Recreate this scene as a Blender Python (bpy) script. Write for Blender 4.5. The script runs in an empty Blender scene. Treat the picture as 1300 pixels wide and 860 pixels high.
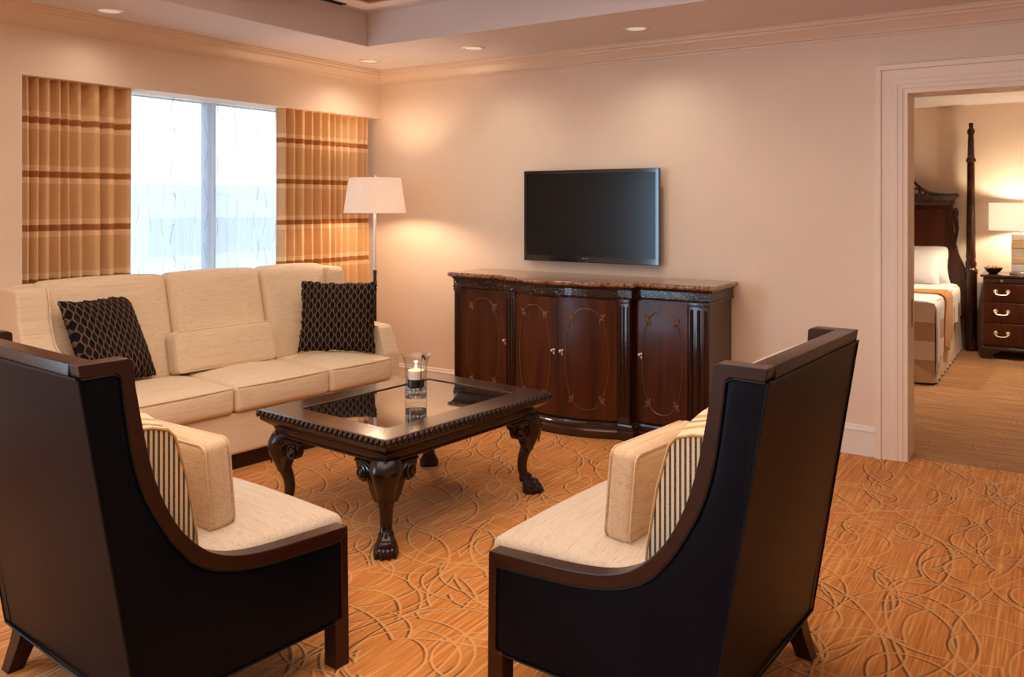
import bpy, bmesh, math, random
from mathutils import Vector, Matrix
PI = math.pi
random.seed(7)
S = bpy.context.scene
COL = S.collection

# ------------------------------------------------------------------ mesh helpers
class MB:
    """collects geometry, then links it as ONE mesh object"""
    def __init__(s):
        s.v = []; s.f = []; s.sm = []
    def add(s, vs, fs, smooth=False):
        o = len(s.v)
        s.v += [tuple(p) for p in vs]
        s.f += [tuple(i + o for i in f) for f in fs]
        s.sm += [smooth] * len(fs)
        return s
    def box(s, x0, x1, y0, y1, z0, z1):
        v = [(x, y, z) for x in (x0, x1) for y in (y0, y1) for z in (z0, z1)]
        f = [(0, 1, 3, 2), (4, 6, 7, 5), (0, 4, 5, 1), (2, 3, 7, 6), (0, 2, 6, 4), (1, 5, 7, 3)]
        return s.add(v, f)
    def bbox(s, x0, x1, y0, y1, z0, z1, r=.006, seg=2):
        return s.rbox(((x0+x1)/2, (y0+y1)/2, (z0+z1)/2), (x1-x0, y1-y0, z1-z0), r, seg, 1)
    def rbox(s, c, size, r, seg=3, n=8, fn=None):
        """rounded box; fn(x,y,z, hx,hy,hz) -> deformed local point"""
        h = [d / 2 for d in size]
        r = min(r, min(h) * .98)
        def axis(hh):
            a = [hh - r + r * math.tan(PI / 4 * k / seg) for k in range(seg, 0, -1)]
            lo = [-q for q in a]
            m = [-(hh - r) + 2 * (hh - r) * k / n for k in range(n + 1)]
            return lo + m + a[::-1]
        A = [axis(q) for q in h]
        vid = {}; V = []; F = []
        def vert(p):
            k = tuple(round(q, 6) for q in p)
            if k in vid: return vid[k]
            inn = [max(-(h[i] - r), min(h[i] - r, p[i])) for i in range(3)]
            d = [p[i] - inn[i] for i in range(3)]
            L = math.sqrt(sum(q * q for q in d)) or 1
            q = [inn[i] + d[i] / L * r for i in range(3)]
            if fn: q = fn(q[0], q[1], q[2], *h)
            vid[k] = len(V)
            V.append((q[0] + c[0], q[1] + c[1], q[2] + c[2]))
            return vid[k]
        for ax in range(3):
            a, b = (ax + 1) % 3, (ax + 2) % 3
            for sg in (-1, 1):
                for i in range(len(A[a]) - 1):
                    for j in range(len(A[b]) - 1):
                        q = []
                        for (ii, jj) in ((i, j), (i + 1, j), (i + 1, j + 1), (i, j + 1)):
                            p = [0, 0, 0]; p[ax] = sg * h[ax]; p[a] = A[a][ii]; p[b] = A[b][jj]
                            q.append(vert(p))
                        F.append(q if sg > 0 else q[::-1])
        return s.add(V, F, True)
    def lathe(s, prof, n=24, c=(0, 0, 0), cap=True, sx=1, sy=1):
        V = []; F = []
        for (r, z) in prof:
            for k in range(n):
                a = 2 * PI * k / n
                V.append((c[0] + r * math.cos(a) * sx, c[1] + r * math.sin(a) * sy, c[2] + z))
        m = len(prof)
        for i in range(m - 1):
            for k in range(n):
                k2 = (k + 1) % n
                F.append((i * n + k, i * n + k2, (i + 1) * n + k2, (i + 1) * n + k))
        if cap:
            F.append(tuple(range(n))[::-1]); F.append(tuple((m - 1) * n + k for k in range(n)))
        return s.add(V, F, True)
    def tube(s, pts, r, n=8, closed=False, flat=1.0):
        pts = [Vector(p) for p in pts]; m = len(pts); V = []; F = []
        rr = r if isinstance(r, (list, tuple)) else [r] * m
        up = None
        for i, p in enumerate(pts):
            a = pts[(i - 1) % m] if (closed or i > 0) else p
            b = pts[(i + 1) % m] if (closed or i < m - 1) else p
            t = (b - a).normalized()
            if up is None:
                up = Vector((0, 0, 1)) if abs(t.z) < .9 else Vector((1, 0, 0))
            n1 = t.cross(up)
            if n1.length < 1e-6: n1 = t.cross(Vector((0, 1, 0)))
            n1.normalize(); n2 = n1.cross(t).normalized(); up = n2
            for k in range(n):
                q = 2 * PI * k / n
                V.append(p + n1 * math.cos(q) * rr[i] + n2 * math.sin(q) * rr[i] * flat)
        for i in range(m - 1 + (1 if closed else 0)):
            i2 = (i + 1) % m
            for k in range(n):
                k2 = (k + 1) % n
                F.append((i * n + k, i * n + k2, i2 * n + k2, i2 * n + k))
        if not closed:
            F.append(tuple(range(n))[::-1]); F.append(tuple((m - 1) * n + k for k in range(n)))
        return s.add(V, F, True)
    def loft(s, rings, cap=True, smooth=False, closed=True):
        n = len(rings[0]); V = [p for r in rings for p in r]; F = []
        for i in range(len(rings) - 1):
            for k in range(n if closed else n - 1):
                k2 = (k + 1) % n
                F.append((i * n + k, i * n + k2, (i + 1) * n + k2, (i + 1) * n + k))
        if cap:
            F.append(tuple(range(n))[::-1]); F.append(tuple((len(rings) - 1) * n + k for k in range(n)))
        return s.add(V, F, smooth)
    def ell(s, c, r, n=10, rot=None):
        V = []; F = []; m = n // 2 + 1
        for i in range(m + 1):
            t = PI * i / m
            for k in range(n):
                a = 2 * PI * k / n
                p = Vector((r[0] * math.sin(t) * math.cos(a), r[1] * math.sin(t) * math.sin(a), -r[2] * math.cos(t)))
                if rot: p = rot @ p
                V.append(p + Vector(c))
        for i in range(m):
            for k in range(n):
                k2 = (k + 1) % n
                F.append((i * n + k, i * n + k2, (i + 1) * n + k2, (i + 1) * n + k))
        return s.add(V, F, True)
    def sheet(s, fn, nu, nv, th=0.0, smooth=True):
        """surface grid fn(u,v) with real thickness th along -normal"""
        P = [[Vector(fn(i / nu, j / nv)) for j in range(nv + 1)] for i in range(nu + 1)]
        if th == 0:
            V = [p for r in P for p in r]
            F = [(i * (nv + 1) + j, (i + 1) * (nv + 1) + j, (i + 1) * (nv + 1) + j + 1, i * (nv + 1) + j + 1) for i in range(nu) for j in range(nv)]
            return s.add(V, F, smooth)
        N = []
        for i in range(nu + 1):
            row = []
            for j in range(nv + 1):
                du = P[min(i + 1, nu)][j] - P[max(i - 1, 0)][j]
                dv = P[i][min(j + 1, nv)] - P[i][max(j - 1, 0)]
                q = du.cross(dv)
                row.append(q.normalized() if q.length > 1e-9 else Vector((0, 0, 1)))
            N.append(row)
        A = [p for r in P for p in r]
        B = [P[i][j] - N[i][j] * th for i in range(nu + 1) for j in range(nv + 1)]
        o = len(A); w = nv + 1; F = []
        for i in range(nu):
            for j in range(nv):
                q = (i * w + j, (i + 1) * w + j, (i + 1) * w + j + 1, i * w + j + 1)
                F.append(q); F.append(tuple(o + k for k in q[::-1]))
        for i in range(nu):
            F.append((i * w, o + i * w, o + (i + 1) * w, (i + 1) * w))
            F.append((i * w + nv, (i + 1) * w + nv, o + (i + 1) * w + nv, o + i * w + nv))
        for j in range(nv):
            F.append((j, j + 1, o + j + 1, o + j))
            F.append((nu * w + j, o + nu * w + j, o + nu * w + j + 1, nu * w + j + 1))
        return s.add(A + B, F, smooth)
    def xform(s, M):
        s.v = [tuple(M @ Vector(p)) for p in s.v]; return s
    def build(s, name, mat, parent=None, loc=None, rot=None, bevel=0, bseg=2, weld=False, subsurf=0, auto=None):
        me = bpy.data.meshes.new(name)
        me.from_pydata(s.v, [], s.f); me.update()
        bm = bmesh.new(); bm.from_mesh(me)
        for f, q in zip(bm.faces, s.sm): f.smooth = q
        if weld: bmesh.ops.remove_doubles(bm, verts=bm.verts, dist=1e-5)
        bmesh.ops.recalc_face_normals(bm, faces=bm.faces)
        for e in bm.edges:
            if len(e.link_faces) == 2 and e.calc_face_angle(0) > .75: e.smooth = False
        bm.to_mesh(me); bm.free()
        me.materials.append(mat)
        o = bpy.data.objects.new(name, me); COL.objects.link(o)
        if parent: o.parent = parent
        if loc: o.location = loc
        if rot: o.rotation_euler = rot
        if bevel:
            m = o.modifiers.new('Bevel', 'BEVEL'); m.width = bevel; m.segments = bseg; m.limit_method = 'ANGLE'; m.angle_limit = math.radians(40)
        if subsurf:
            m = o.modifiers.new('Subdivision', 'SUBSURF'); m.levels = subsurf; m.render_levels = subsurf
        return o

def tag(o, label=None, cat=None, group=None, kind=None):
    if label: o['label'] = label
    if cat: o['category'] = cat
    if group: o['group'] = group
    if kind: o['kind'] = kind
    return o
def thing(name, label, cat, loc=(0, 0, 0), rz=0, group=None):
    o = bpy.data.objects.new(name, None); COL.objects.link(o)
    o.location = loc; o.rotation_euler = (0, 0, rz); o.empty_display_size = .1
    return tag(o, label, cat, group)
def struct(o): o['kind'] = 'structure'; return o
def copy_tree(o, parent=None):
    c = o.copy(); COL.objects.link(c)
    if parent: c.parent = parent
    for ch in list(o.children): copy_tree(ch, c)
    return c
def resample(pl, n):
    pl = [Vector(p) for p in pl]; L = [0]
    for a, b in zip(pl, pl[1:]): L.append(L[-1] + (b - a).length)
    out = []
    for k in range(n):
        t = L[-1] * k / (n - 1); i = 0
        while i < len(pl) - 2 and L[i + 1] < t: i += 1
        d = L[i + 1] - L[i]
        out.append(pl[i].lerp(pl[i + 1], (t - L[i]) / d if d > 1e-9 else 0))
    return out
def catmull(pl, k=6):
    pl = [Vector(p) for p in pl]; out = []
    for i in range(len(pl) - 1):
        a = pl[max(i - 1, 0)]; b = pl[i]; c = pl[i + 1]; d = pl[min(i + 2, len(pl) - 1)]
        for j in range(k):
            t = j / k
            out.append(.5 * ((2 * b) + (c - a) * t + (2 * a - 5 * b + 4 * c - d) * t * t + (3 * b - a - 3 * c + d) * t ** 3))
    out.append(pl[-1]); return out

# ------------------------------------------------------------------ material helpers
class NT:
    def __init__(s, name):
        s.m = bpy.data.materials.new(name); s.m.use_nodes = True
        s.t = s.m.node_tree; s.t.nodes.clear()
        s.out = s.t.nodes.new('ShaderNodeOutputMaterial')
        s._co = None
    def n(s, typ, **kw):
        d = s.t.nodes.new(typ)
        for k, v in kw.items(): setattr(d, k, v)
        return d
    def set(s, sock, v):
        if isinstance(v, bpy.types.NodeSocket): s.t.links.new(v, sock)
        elif isinstance(v, (tuple, list)):
            sock.default_value = tuple(v) + ((1,) if len(v) == 3 and sock.type == 'RGBA' else ())
        else: sock.default_value = v
    def co(s):
        if s._co is None: s._co = s.n('ShaderNodeTexCoord').outputs['Object']
        return s._co
    def map(s, scale=(1, 1, 1), rot=(0, 0, 0), loc=(0, 0, 0), vec=None):
        d = s.n('ShaderNodeMapping'); s.set(d.inputs['Vector'], vec or s.co())
        d.inputs['Scale'].default_value = scale; d.inputs['Rotation'].default_value = rot; d.inputs['Location'].default_value = loc
        return d.outputs[0]
    def noise(s, vec, scale=1, detail=2, rough=.5, dist=0):
        d = s.n('ShaderNodeTexNoise'); s.set(d.inputs['Vector'], vec)
        d.inputs['Scale'].default_value = scale; d.inputs['Detail'].default_value = detail
        d.inputs['Roughness'].default_value = rough; d.inputs['Distortion'].default_value = dist
        return d.outputs['Fac']
    def math(s, op, a, b=0.0, c=0.0, clamp=False):
        d = s.n('ShaderNodeMath', operation=op, use_clamp=clamp)
        s.set(d.inputs[0], a); s.set(d.inputs[1], b); s.set(d.inputs[2], c)
        return d.outputs[0]
    def sep(s, vec=None):
        d = s.n('ShaderNodeSeparateXYZ'); s.set(d.inputs[0], vec or s.co()); return d.outputs
    def ramp(s, fac, stops, interp='LINEAR'):
        d = s.n('ShaderNodeValToRGB'); s.set(d.inputs[0], fac); e = d.color_ramp; e.interpolation = interp
        while len(e.elements) < len(stops): e.elements.new(.5)
        for el, (p, c) in zip(e.elements, stops):
            el.position = p; el.color = (c, c, c, 1) if isinstance(c, (int, float)) else (*c, 1)
        return d.outputs[0]
    def mix(s, fac, a, b, mode='MIX'):
        d = s.n('ShaderNodeMix', data_type='RGBA', blend_type=mode)
        s.set(d.inputs[0], fac); s.set(d.inputs[6], a); s.set(d.inputs[7], b); return d.outputs[2]
    def bump(s, h, strength=.3, dist=.01):
        d = s.n('ShaderNodeBump'); s.set(d.inputs['Height'], h); d.inputs['Strength'].default_value = strength; d.inputs['Distance'].default_value = dist
        return d.outputs[0]
    def bsdf(s, color=(.8, .8, .8), rough=.5, normal=None, **kw):
        d = s.n('ShaderNodeBsdfPrincipled'); s.set(d.inputs['Base Color'], color); s.set(d.inputs['Roughness'], rough)
        if normal is not None: s.set(d.inputs['Normal'], normal)
        for k, v in kw.items(): s.set(d.inputs[k.replace('_', ' ')], v)
        return d.outputs[0]
    def fin(s, sh):
        s.t.links.new(sh, s.out.inputs['Surface']); return s.m
def plain(name, color, rough=.5, **kw):
    b = NT(name); return b.fin(b.bsdf(color, rough, **kw))
def lin(r, g, b):
    f = lambda c: (c / 255 / 12.92) if c <= 10 else ((c / 255 + .055) / 1.055) ** 2.4
    return (f(r), f(g), f(b))

def m_paint(name, col, rough=.75, bs=.05):
    b = NT(name); n = b.noise(b.map((1, 1, 1)), 2.0, 3)
    n2 = b.noise(b.co(), 160, 2)
    c = b.mix(b.ramp(n, [(.3, 0.0), (.7, 1.0)]), tuple(q * .97 for q in col), tuple(min(1, q * 1.03) for q in col))
    return b.fin(b.bsdf(c, rough, b.bump(n2, bs, .003)))
def m_wood(name, dark, light, axis='Z', rough=.25, coat=.5, scale=1.0, sp=.5):
    b = NT(name)
    sc = {'X': (1.2, 14, 14), 'Y': (14, 1.2, 14), 'Z': (14, 14, 1.2)}[axis]
    v = b.map(tuple(q * scale for q in sc))
    n = b.noise(v, 1.6, 6, .6, .6); fine = b.noise(v, 9, 4, .7)
    f = b.math('ADD', b.math('MULTIPLY', n, .75), b.math('MULTIPLY', fine, .25))
    c = b.mix(b.ramp(f, [(.32, 0.0), (.68, 1.0)]), dark, light)
    return b.fin(b.bsdf(c, rough, b.bump(fine, .06, .002), Coat_Weight=coat, Coat_Roughness=.12, Specular_IOR_Level=sp))
def m_fabric(name, base, streak, lines=(6, 170, 170), weave=420, rough=.95, bs=.5, amt=1.0, light=None):
    """woven chenille: slub lines running along the axis with the small scale"""
    b = NT(name)
    s1 = b.noise(b.map(lines), 1, 3, .6)
    s2 = b.noise(b.map(tuple(q * .33 for q in lines)), 1, 2, .5)
    w = b.noise(b.co(), weave, 2, .6)
    big = b.noise(b.co(), 5, 2)
    f = b.ramp(s1, [(.52, 0.0), (.72, 1.0)])
    c = b.mix(b.math('MULTIPLY', f, .75 * amt), base, streak)
    c = b.mix(b.ramp(s2, [(.5, 0.0), (.75, .35 * amt)]), c, streak)
    lt = light or tuple(min(1, q * 1.22) for q in base)
    c = b.mix(b.ramp(w, [(.5, 0.0), (.7, .6)]), c, lt)
    h = b.math('ADD', b.math('MULTIPLY', w, .6), b.math('MULTIPLY', s1, -.5))
    return b.fin(b.bsdf(c, rough, b.bump(h, bs, .004), Sheen_Weight=.15, Sheen_Roughness=.5, Specular_IOR_Level=.2))

WALLC = lin(234, 213, 192)
M = {}
M['wall'] = m_paint('wall_paint', WALLC, .6)
M['ceiling'] = m_paint('ceiling_paint', lin(220, 210, 208), .8)
M['trim'] = m_paint('trim_paint', lin(242, 226, 210), .38, .01)
M['white_trim'] = m_paint('white_trim_paint', lin(236, 228, 220), .4, .01)
M['ma_dark'] = m_wood('mahogany_case', (.016, .0040, .0016), (.050, .0115, .0036), 'Z', .26, .2, sp=.4)
M['ma_door'] = m_wood('mahogany_door', (.026, .0050, .0014), (.105, .022, .0050), 'Z', .30, .10, .7, .3)
M['ma_x'] = m_wood('mahogany_rail', (.016, .0042, .0018), (.048, .012, .0042), 'X', .24, .5)
M['gilt'] = plain('aged_gilt_moulding', (.18, .09, .042), .3, Metallic=.5)
M['table_wood'] = m_wood('table_mahogany', (.007, .0020, .0011), (.023, .0060, .0027), 'Y', .25, .25, sp=.35)
M['table_top'] = m_wood('table_rim', (.026, .0095, .0055), (.058, .022, .011), 'Y', .22, .6)
M['chair_wood'] = m_wood('espresso_wood', (.016, .0040, .0020), (.040, .0098, .0040), 'Y', .30, .06, sp=.28)
M['brass'] = plain('brushed_brass_nickel', (.70, .58, .46), .3, Metallic=.9)
M['chrome'] = plain('chrome', (.85, .88, .92), .12, Metallic=1.0)
M['satin'] = plain('satin_nickel', (.88, .92, .97), .32, Metallic=.75)
M['bronze'] = plain('dark_bronze', (.06, .045, .035), .35, Metallic=.8)
M['black'] = plain('black_metal', (.008, .008, .009), .5)
M['sofa'] = m_fabric('sofa_chenille', lin(236, 214, 184), lin(194, 152, 112), (7, 300, 300), 520, amt=.75)
M['sofa_end'] = M['sofa']
M['seat'] = m_fabric('seat_chenille', lin(206, 190, 172), lin(165, 128, 96), (4, 160, 160), 420, bs=.6, amt=.7)
M['lumbar'] = m_fabric('lumbar_chenille', lin(220, 192, 158), lin(168, 124, 84), (6, 260, 260), 380, bs=.7, amt=.9)

def m_leather():
    b = NT('dark_leather')
    v = b.n('ShaderNodeTexVoronoi', feature='DISTANCE_TO_EDGE'); b.set(v.inputs['Vector'], b.co()); v.inputs['Scale'].default_value = 420
    n = b.noise(b.co(), 4, 3)
    c = b.mix(b.ramp(n, [(.35, 0.0), (.7, 1.0)]), (.0032, .0036, .0062), (.0052, .0054, .0092))
    return b.fin(b.bsdf(c, .30, b.bump(v.outputs['Distance'], .08, .002), Specular_IOR_Level=.06))
M['leather'] = m_leather()
M['piping'] = plain('leather_piping', (.005, .0045, .006), .4, Specular_IOR_Level=.2)

def m_carpet(name, c_lo, c_hi, c_line, c_dark, streak, line_amt=1.0):
    b = NT(name)
    s1 = b.noise(b.map(streak), 1, 3, .6); s2 = b.noise(b.map(tuple(q * 2.7 for q in streak)), 1, 2, .6)
    f = b.math('ADD', b.math('MULTIPLY', s1, .6), b.math('MULTIPLY', s2, .4))
    base = b.mix(b.ramp(f, [(.36, 0.0), (.62, 1.0)]), c_lo, c_hi)
    base = b.mix(b.ramp(s1, [(.56, 0.0), (.64, .8)]), base, tuple(min(1, q * k) for q, k in zip(c_hi, (1.12, 1.3, 1.55))))
    L = None; Dk = None
    def acc(u, v): return v if u is None else b.math('MAXIMUM', u, v)
    wn = b.n('ShaderNodeTexNoise'); b.set(wn.inputs['Vector'], b.co()); wn.inputs['Scale'].default_value = .9; wn.inputs['Detail'].default_value = 0
    for i, (sc, seed, r) in enumerate(((1.55, 1.7, .50), (1.9, 9.3, .46), (2.3, 23.1, .52), (1.25, 41.7, .40), (1.7, 67.7, .60), (2.8, 83.9, .40), (1.4, 97.1, .62), (2.0, 111.3, .33), (1.1, 131.9, .56))):
        def ring(dx, dy, w0, w1):
            v = b.map((1, 1 if i % 2 else .8, 0), loc=(seed + dx, seed * 1.9 + dy, 0), rot=(0, 0, seed))
            vm = b.n('ShaderNodeVectorMath', operation='MULTIPLY_ADD'); b.set(vm.inputs[0], wn.outputs['Color']); vm.inputs[1].default_value = (.24, .24, 0); b.set(vm.inputs[2], v)
            t = b.n('ShaderNodeTexVoronoi', voronoi_dimensions='2D', feature='F1'); b.set(t.inputs['Vector'], vm.outputs[0]); t.inputs['Scale'].default_value = sc
            d = b.math('ABSOLUTE', b.math('SUBTRACT', t.outputs['Distance'], r))
            return b.ramp(d, [(.0, 1.0), (w0 * sc, 1.0), (w1 * sc, 0.0)])
        L = acc(L, ring(0, 0, .0027, .0048))
        ca, sa = math.cos(seed), math.sin(seed)
        ox, oy = .0085, .0050
        Dk = acc(Dk, ring(ox * ca - oy * sa, ox * sa + oy * ca, .0026, .0050))  # dark offset copy, painted as the shadow beside each raised line
    # part of the dark edging is interrupted
    Dk = b.math('MULTIPLY', Dk, b.ramp(b.noise(b.co(), 3.4, 1), [(.40, .15), (.52, 1.0)]))
    w = b.noise(b.co(), 380, 2, .6)
    c = b.mix(b.math('MULTIPLY', Dk, .85 * line_amt), base, c_dark)
    c = b.mix(b.math('MULTIPLY', L, .7 * line_amt), c, c_line)
    c = b.mix(b.ramp(w, [(.35, .35), (.6, 0.0)]), c, tuple(q * .7 for q in c_lo))
    h = b.math('ADD', b.math('MULTIPLY', L, .8), b.math('MULTIPLY', w, .35))
    return b.fin(b.bsdf(c, .95, b.bump(h, .35, .004), Specular_IOR_Level=.15, Sheen_Weight=.1))
M['carpet'] = m_carpet('swirl_carpet', lin(186, 108, 46), lin(226, 156, 84), lin(236, 180, 116), lin(72, 40, 24), (85, 2.4, 1))
M['carpet_bed'] = m_carpet('streaked_carpet', lin(132, 94, 66), lin(196, 138, 84), lin(204, 148, 90), lin(116, 86, 68), (1.8, 48, 1), .45)

def m_curtain():
    b = NT('banded_curtain'); z = b.sep()[2]
    p = b.math('FRACT', b.math('DIVIDE', b.math('ADD', z, -1.915 + .300 * 10 + .15), .300))     # .5 at a dark band
    d = b.math('ABSOLUTE', b.math('SUBTRACT', p, .5))
    c = b.ramp(d, [(.0, lin(170, 104, 48)), (.052, lin(170, 104, 48)), (.066, lin(244, 212, 168)), (.16, lin(244, 212, 168)), (.175, lin(226, 184, 136)), (.40, lin(222, 180, 130)), (.5, lin(224, 182, 132))])
    w = b.noise(b.map((300, 300, 60)), 1, 2)
    c = b.mix(b.ramp(w, [(.4, 0.0), (.7, .25)]), c, lin(226, 180, 124))
    pr = b.bsdf(c, .7, Sheen_Weight=.2, Specular_IOR_Level=.3)
    tr = b.n('ShaderNodeBsdfTranslucent'); b.set(tr.inputs[0], c)
    mx = b.n('ShaderNodeMixShader'); mx.inputs[0].default_value = .06
    b.t.links.new(pr, mx.inputs[1]); b.t.links.new(tr.outputs[0], mx.inputs[2])
    return b.fin(mx.outputs[0])
M['curtain'] = m_curtain()
def m_sheer():
    b = NT('sheer_voile'); x, y, z = b.sep()
    k = b.math('DIVIDE', y, .085); cell = b.math('FLOOR', k)
    wv = b.math('MULTIPLY', b.math('SINE', b.math('ADD', b.math('MULTIPLY', z, 2 * PI / .42), b.math('MULTIPLY', cell, 2.1))), .16)
    dd = b.math('ABSOLUTE', b.math('SUBTRACT', b.math('FRACT', b.math('ADD', k, wv)), .5))
    line = b.math('LESS_THAN', dd, .022)
    dot = b.math('LESS_THAN', b.math('FRACT', b.math('DIVIDE', z, .017)), .55)
    arc = b.math('GREATER_THAN', b.math('SINE', b.math('ADD', b.math('MULTIPLY', z, 2 * PI / .21), b.math('MULTIPLY', cell, 1.3))), -.35)
    f = b.math('MULTIPLY', b.math('MULTIPLY', line, dot), arc)
    c = b.mix(b.math('MULTIPLY', f, .9), (.92, .94, .96), (.12, .07, .08))
    df = b.n('ShaderNodeBsdfDiffuse'); b.set(df.inputs[0], c)
    tl = b.n('ShaderNodeBsdfTranslucent'); b.set(tl.inputs[0], c)
    tp = b.n('ShaderNodeBsdfTransparent'); tp.inputs[0].default_value = (1, 1, 1, 1)
    m1 = b.n('ShaderNodeMixShader'); m1.inputs[0].default_value = .6
    b.t.links.new(df.outputs[0], m1.inputs[1]); b.t.links.new(tl.outputs[0], m1.inputs[2])
    m2 = b.n('ShaderNodeMixShader'); b.set(m2.inputs[0], b.math('SUBTRACT', .52, b.math('MULTIPLY', f, .5)))
    b.t.links.new(m1.outputs[0], m2.inputs[1]); b.t.links.new(tp.outputs[0], m2.inputs[2])
    return b.fin(m2.outputs[0])
M['sheer'] = m_sheer()
def m_pane(name, tint=(1, 1, 1), refl=.08):
    b = NT(name)
    tp = b.n('ShaderNodeBsdfTransparent'); b.set(tp.inputs[0], tint)
    gl = b.n('ShaderNodeBsdfGlossy'); gl.inputs['Roughness'].default_value = .02
    fr = b.n('ShaderNodeLayerWeight'); fr.inputs['Blend'].default_value = .5
    mx = b.n('ShaderNodeMixShader'); b.set(mx.inputs[0], b.math('ADD', b.math('MULTIPLY', b.math('POWER', fr.outputs['Facing'], 3.0), .6), refl - .04))
    b.t.links.new(tp.outputs[0], mx.inputs[1]); b.t.links.new(gl.outputs[0], mx.inputs[2])
    return b.fin(mx.outputs[0])
M['pane'] = m_pane('window_glass')
M['clear'] = m_pane('clear_glass', (.97, .975, .98), .07)
def m_glass():
    b = NT('crystal_glass'); d = b.n('ShaderNodeBsdfGlass'); d.inputs['IOR'].default_value = 1.45; d.inputs['Roughness'].default_value = .02
    d.inputs[0].default_value = (.97, .98, 1, 1); return b.fin(d.outputs[0])
M['glass'] = m_glass()
def m_ogee():
    b = NT('ogee_velvet'); x, y, z = b.sep()
    # chain of curved links on near-black velvet; pattern plane = local X / Z
    X = b.math('DIVIDE', x, .0225); Z = b.math('MULTIPLY', z, 2 * PI / .062)
    sx = b.math('SINE', b.math('MULTIPLY', X, PI))
    sz = b.math('MULTIPLY', b.math('SINE', Z), .62)
    d = b.math('ABSOLUTE', b.math('SUBTRACT', sx, sz))
    g = b.noise(b.co(), 260, 2)
    f = b.ramp(d, [(.0, 1.0), (.30, 1.0), (.46, 0.0)])
    f = b.math('MULTIPLY', f, b.ramp(g, [(.3, .55), (.6, 1.0)]))
    cell = b.ramp(b.math('SUBTRACT', sx, sz), [(.0, 0.0), (.5, 1.0)])
    base = b.mix(b.math('GREATER_THAN', b.math('SUBTRACT', sx, sz), 0.0), (.010, .008, .009), (.004, .0036, .005))
    c = b.mix(f, base, lin(118, 88, 68))
    return b.fin(b.bsdf(c, .8, b.bump(b.math('ADD', f, b.math('MULTIPLY', g, .3)), .5, .004), Specular_IOR_Level=.15))
M['ogee'] = m_ogee()
def m_stripe(name, axis, period, stops):
    b = NT(name); q = b.sep()[axis]
    p = b.math('FRACT', b.math('DIVIDE', b.math('ADD', q, 10.0), period))
    c = b.ramp(p, stops, 'CONSTANT')
    w = b.noise(b.co(), 330, 2)
    c = b.mix(b.ramp(w, [(.4, 0.0), (.7, .25)]), c, lin(232, 206, 168))
    return b.fin(b.bsdf(c, .9, b.bump(w, .4, .003), Specular_IOR_Level=.2))
K = lin(34, 28, 30); CR = lin(228, 204, 168); TN = lin(196, 152, 98); GY = lin(150, 130, 116)
M['gusset'] = m_stripe('thin_striped_gusset', 1, .0145, [(0, K), (.46, CR)])
M['wide_stripe'] = m_stripe('wide_striped_fabric', 0, .17, [(0, CR), (.2, TN), (.34, CR), (.5, GY), (.6, CR), (.72, TN), (.9, CR)])
def m_marble():
    b = NT('brown_marble'); n = b.noise(b.co(), 26, 6, .7, 1.0); v = b.noise(b.co(), 60, 4, .7, .5)
    c = b.ramp(n, [(.34, lin(52, 30, 22)), (.46, lin(112, 68, 44)), (.54, lin(178, 132, 98)), (.60, lin(90, 52, 34)), (.70, lin(206, 176, 148))])
    c = b.mix(b.ramp(v, [(.55, 0.0), (.7, .7)]), c, lin(84, 46, 30))
    return b.fin(b.bsdf(c, .16, None, Coat_Weight=.4, Coat_Roughness=.06))
M['marble'] = m_marble()
def m_mirror():
    b = NT('smoked_mirror_glass'); return b.fin(b.bsdf((.16, .12, .095), .025, None, Metallic=.92, Specular_IOR_Level=.8, Coat_Weight=.3, Coat_Roughness=.02))
M['smoked'] = m_mirror()
def m_shade(name, col, tr=.35):
    b = NT(name); w = b.noise(b.map((200, 200, 40)), 1, 2)
    df = b.n('ShaderNodeBsdfDiffuse'); b.set(df.inputs[0], b.mix(b.math('MULTIPLY', w, .1), col, tuple(q * .9 for q in col)))
    tl = b.n('ShaderNodeBsdfTranslucent'); b.set(tl.inputs[0], col)
    mx = b.n('ShaderNodeMixShader'); mx.inputs[0].default_value = tr
    b.t.links.new(df.outputs[0], mx.inputs[1]); b.t.links.new(tl.outputs[0], mx.inputs[2])
    return b.fin(mx.outputs[0])
M['shade'] = m_shade('linen_lamp_shade', (.92, .88, .86), .42)
M['screen'] = plain('display_glass', (.004, .004, .005), .20, Specular_IOR_Level=.32, Coat_Weight=.0)
M['bezel'] = plain('gloss_blue_black_plastic', (.006, .007, .014), .12, Coat_Weight=.6, Coat_Roughness=.05)
M['logo'] = plain('silver_logo', (.75, .75, .78), .35)
M['wax'] = plain('ivory_wax', (.85, .72, .52), .45, Subsurface_Weight=.4, Subsurface_Radius=(.02, .012, .006))
M['linen'] = plain('white_linen', lin(238, 232, 230), .85, Sheen_Weight=.2)
M['skirt'] = plain('cream_bed_skirt', lin(226, 206, 182), .9)
M['throw'] = m_fabric('gold_throw', lin(196, 132, 60), lin(120, 76, 36), (60, 5, 5), 200)
M['ceramic'] = plain('black_ceramic', (.01, .009, .009), .2)
M['orange'] = plain('orange_peel', (.55, .16, .02), .5)
M['concrete'] = plain('facade_concrete', (.62, .70, .78), .8)
M['dark_glass'] = plain('facade_glass', (.42, .52, .64), .3)
M['frosted'] = plain('frosted_block_glass', (.9, .88, .84), .35, Transmission_Weight=.45)
M['amber_block'] = plain('amber_block_glass', (.75, .55, .34), .3, Transmission_Weight=.35)
M['lens'] = plain('downlight_lens', (.8, .76, .7), .2, Metallic=.3, Emission_Color=(1, .86, .72, 1), Emission_Strength=.36)
M['pale_metal'] = plain('painted_ring', (.72, .64, .58), .35, Metallic=.3)
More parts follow.
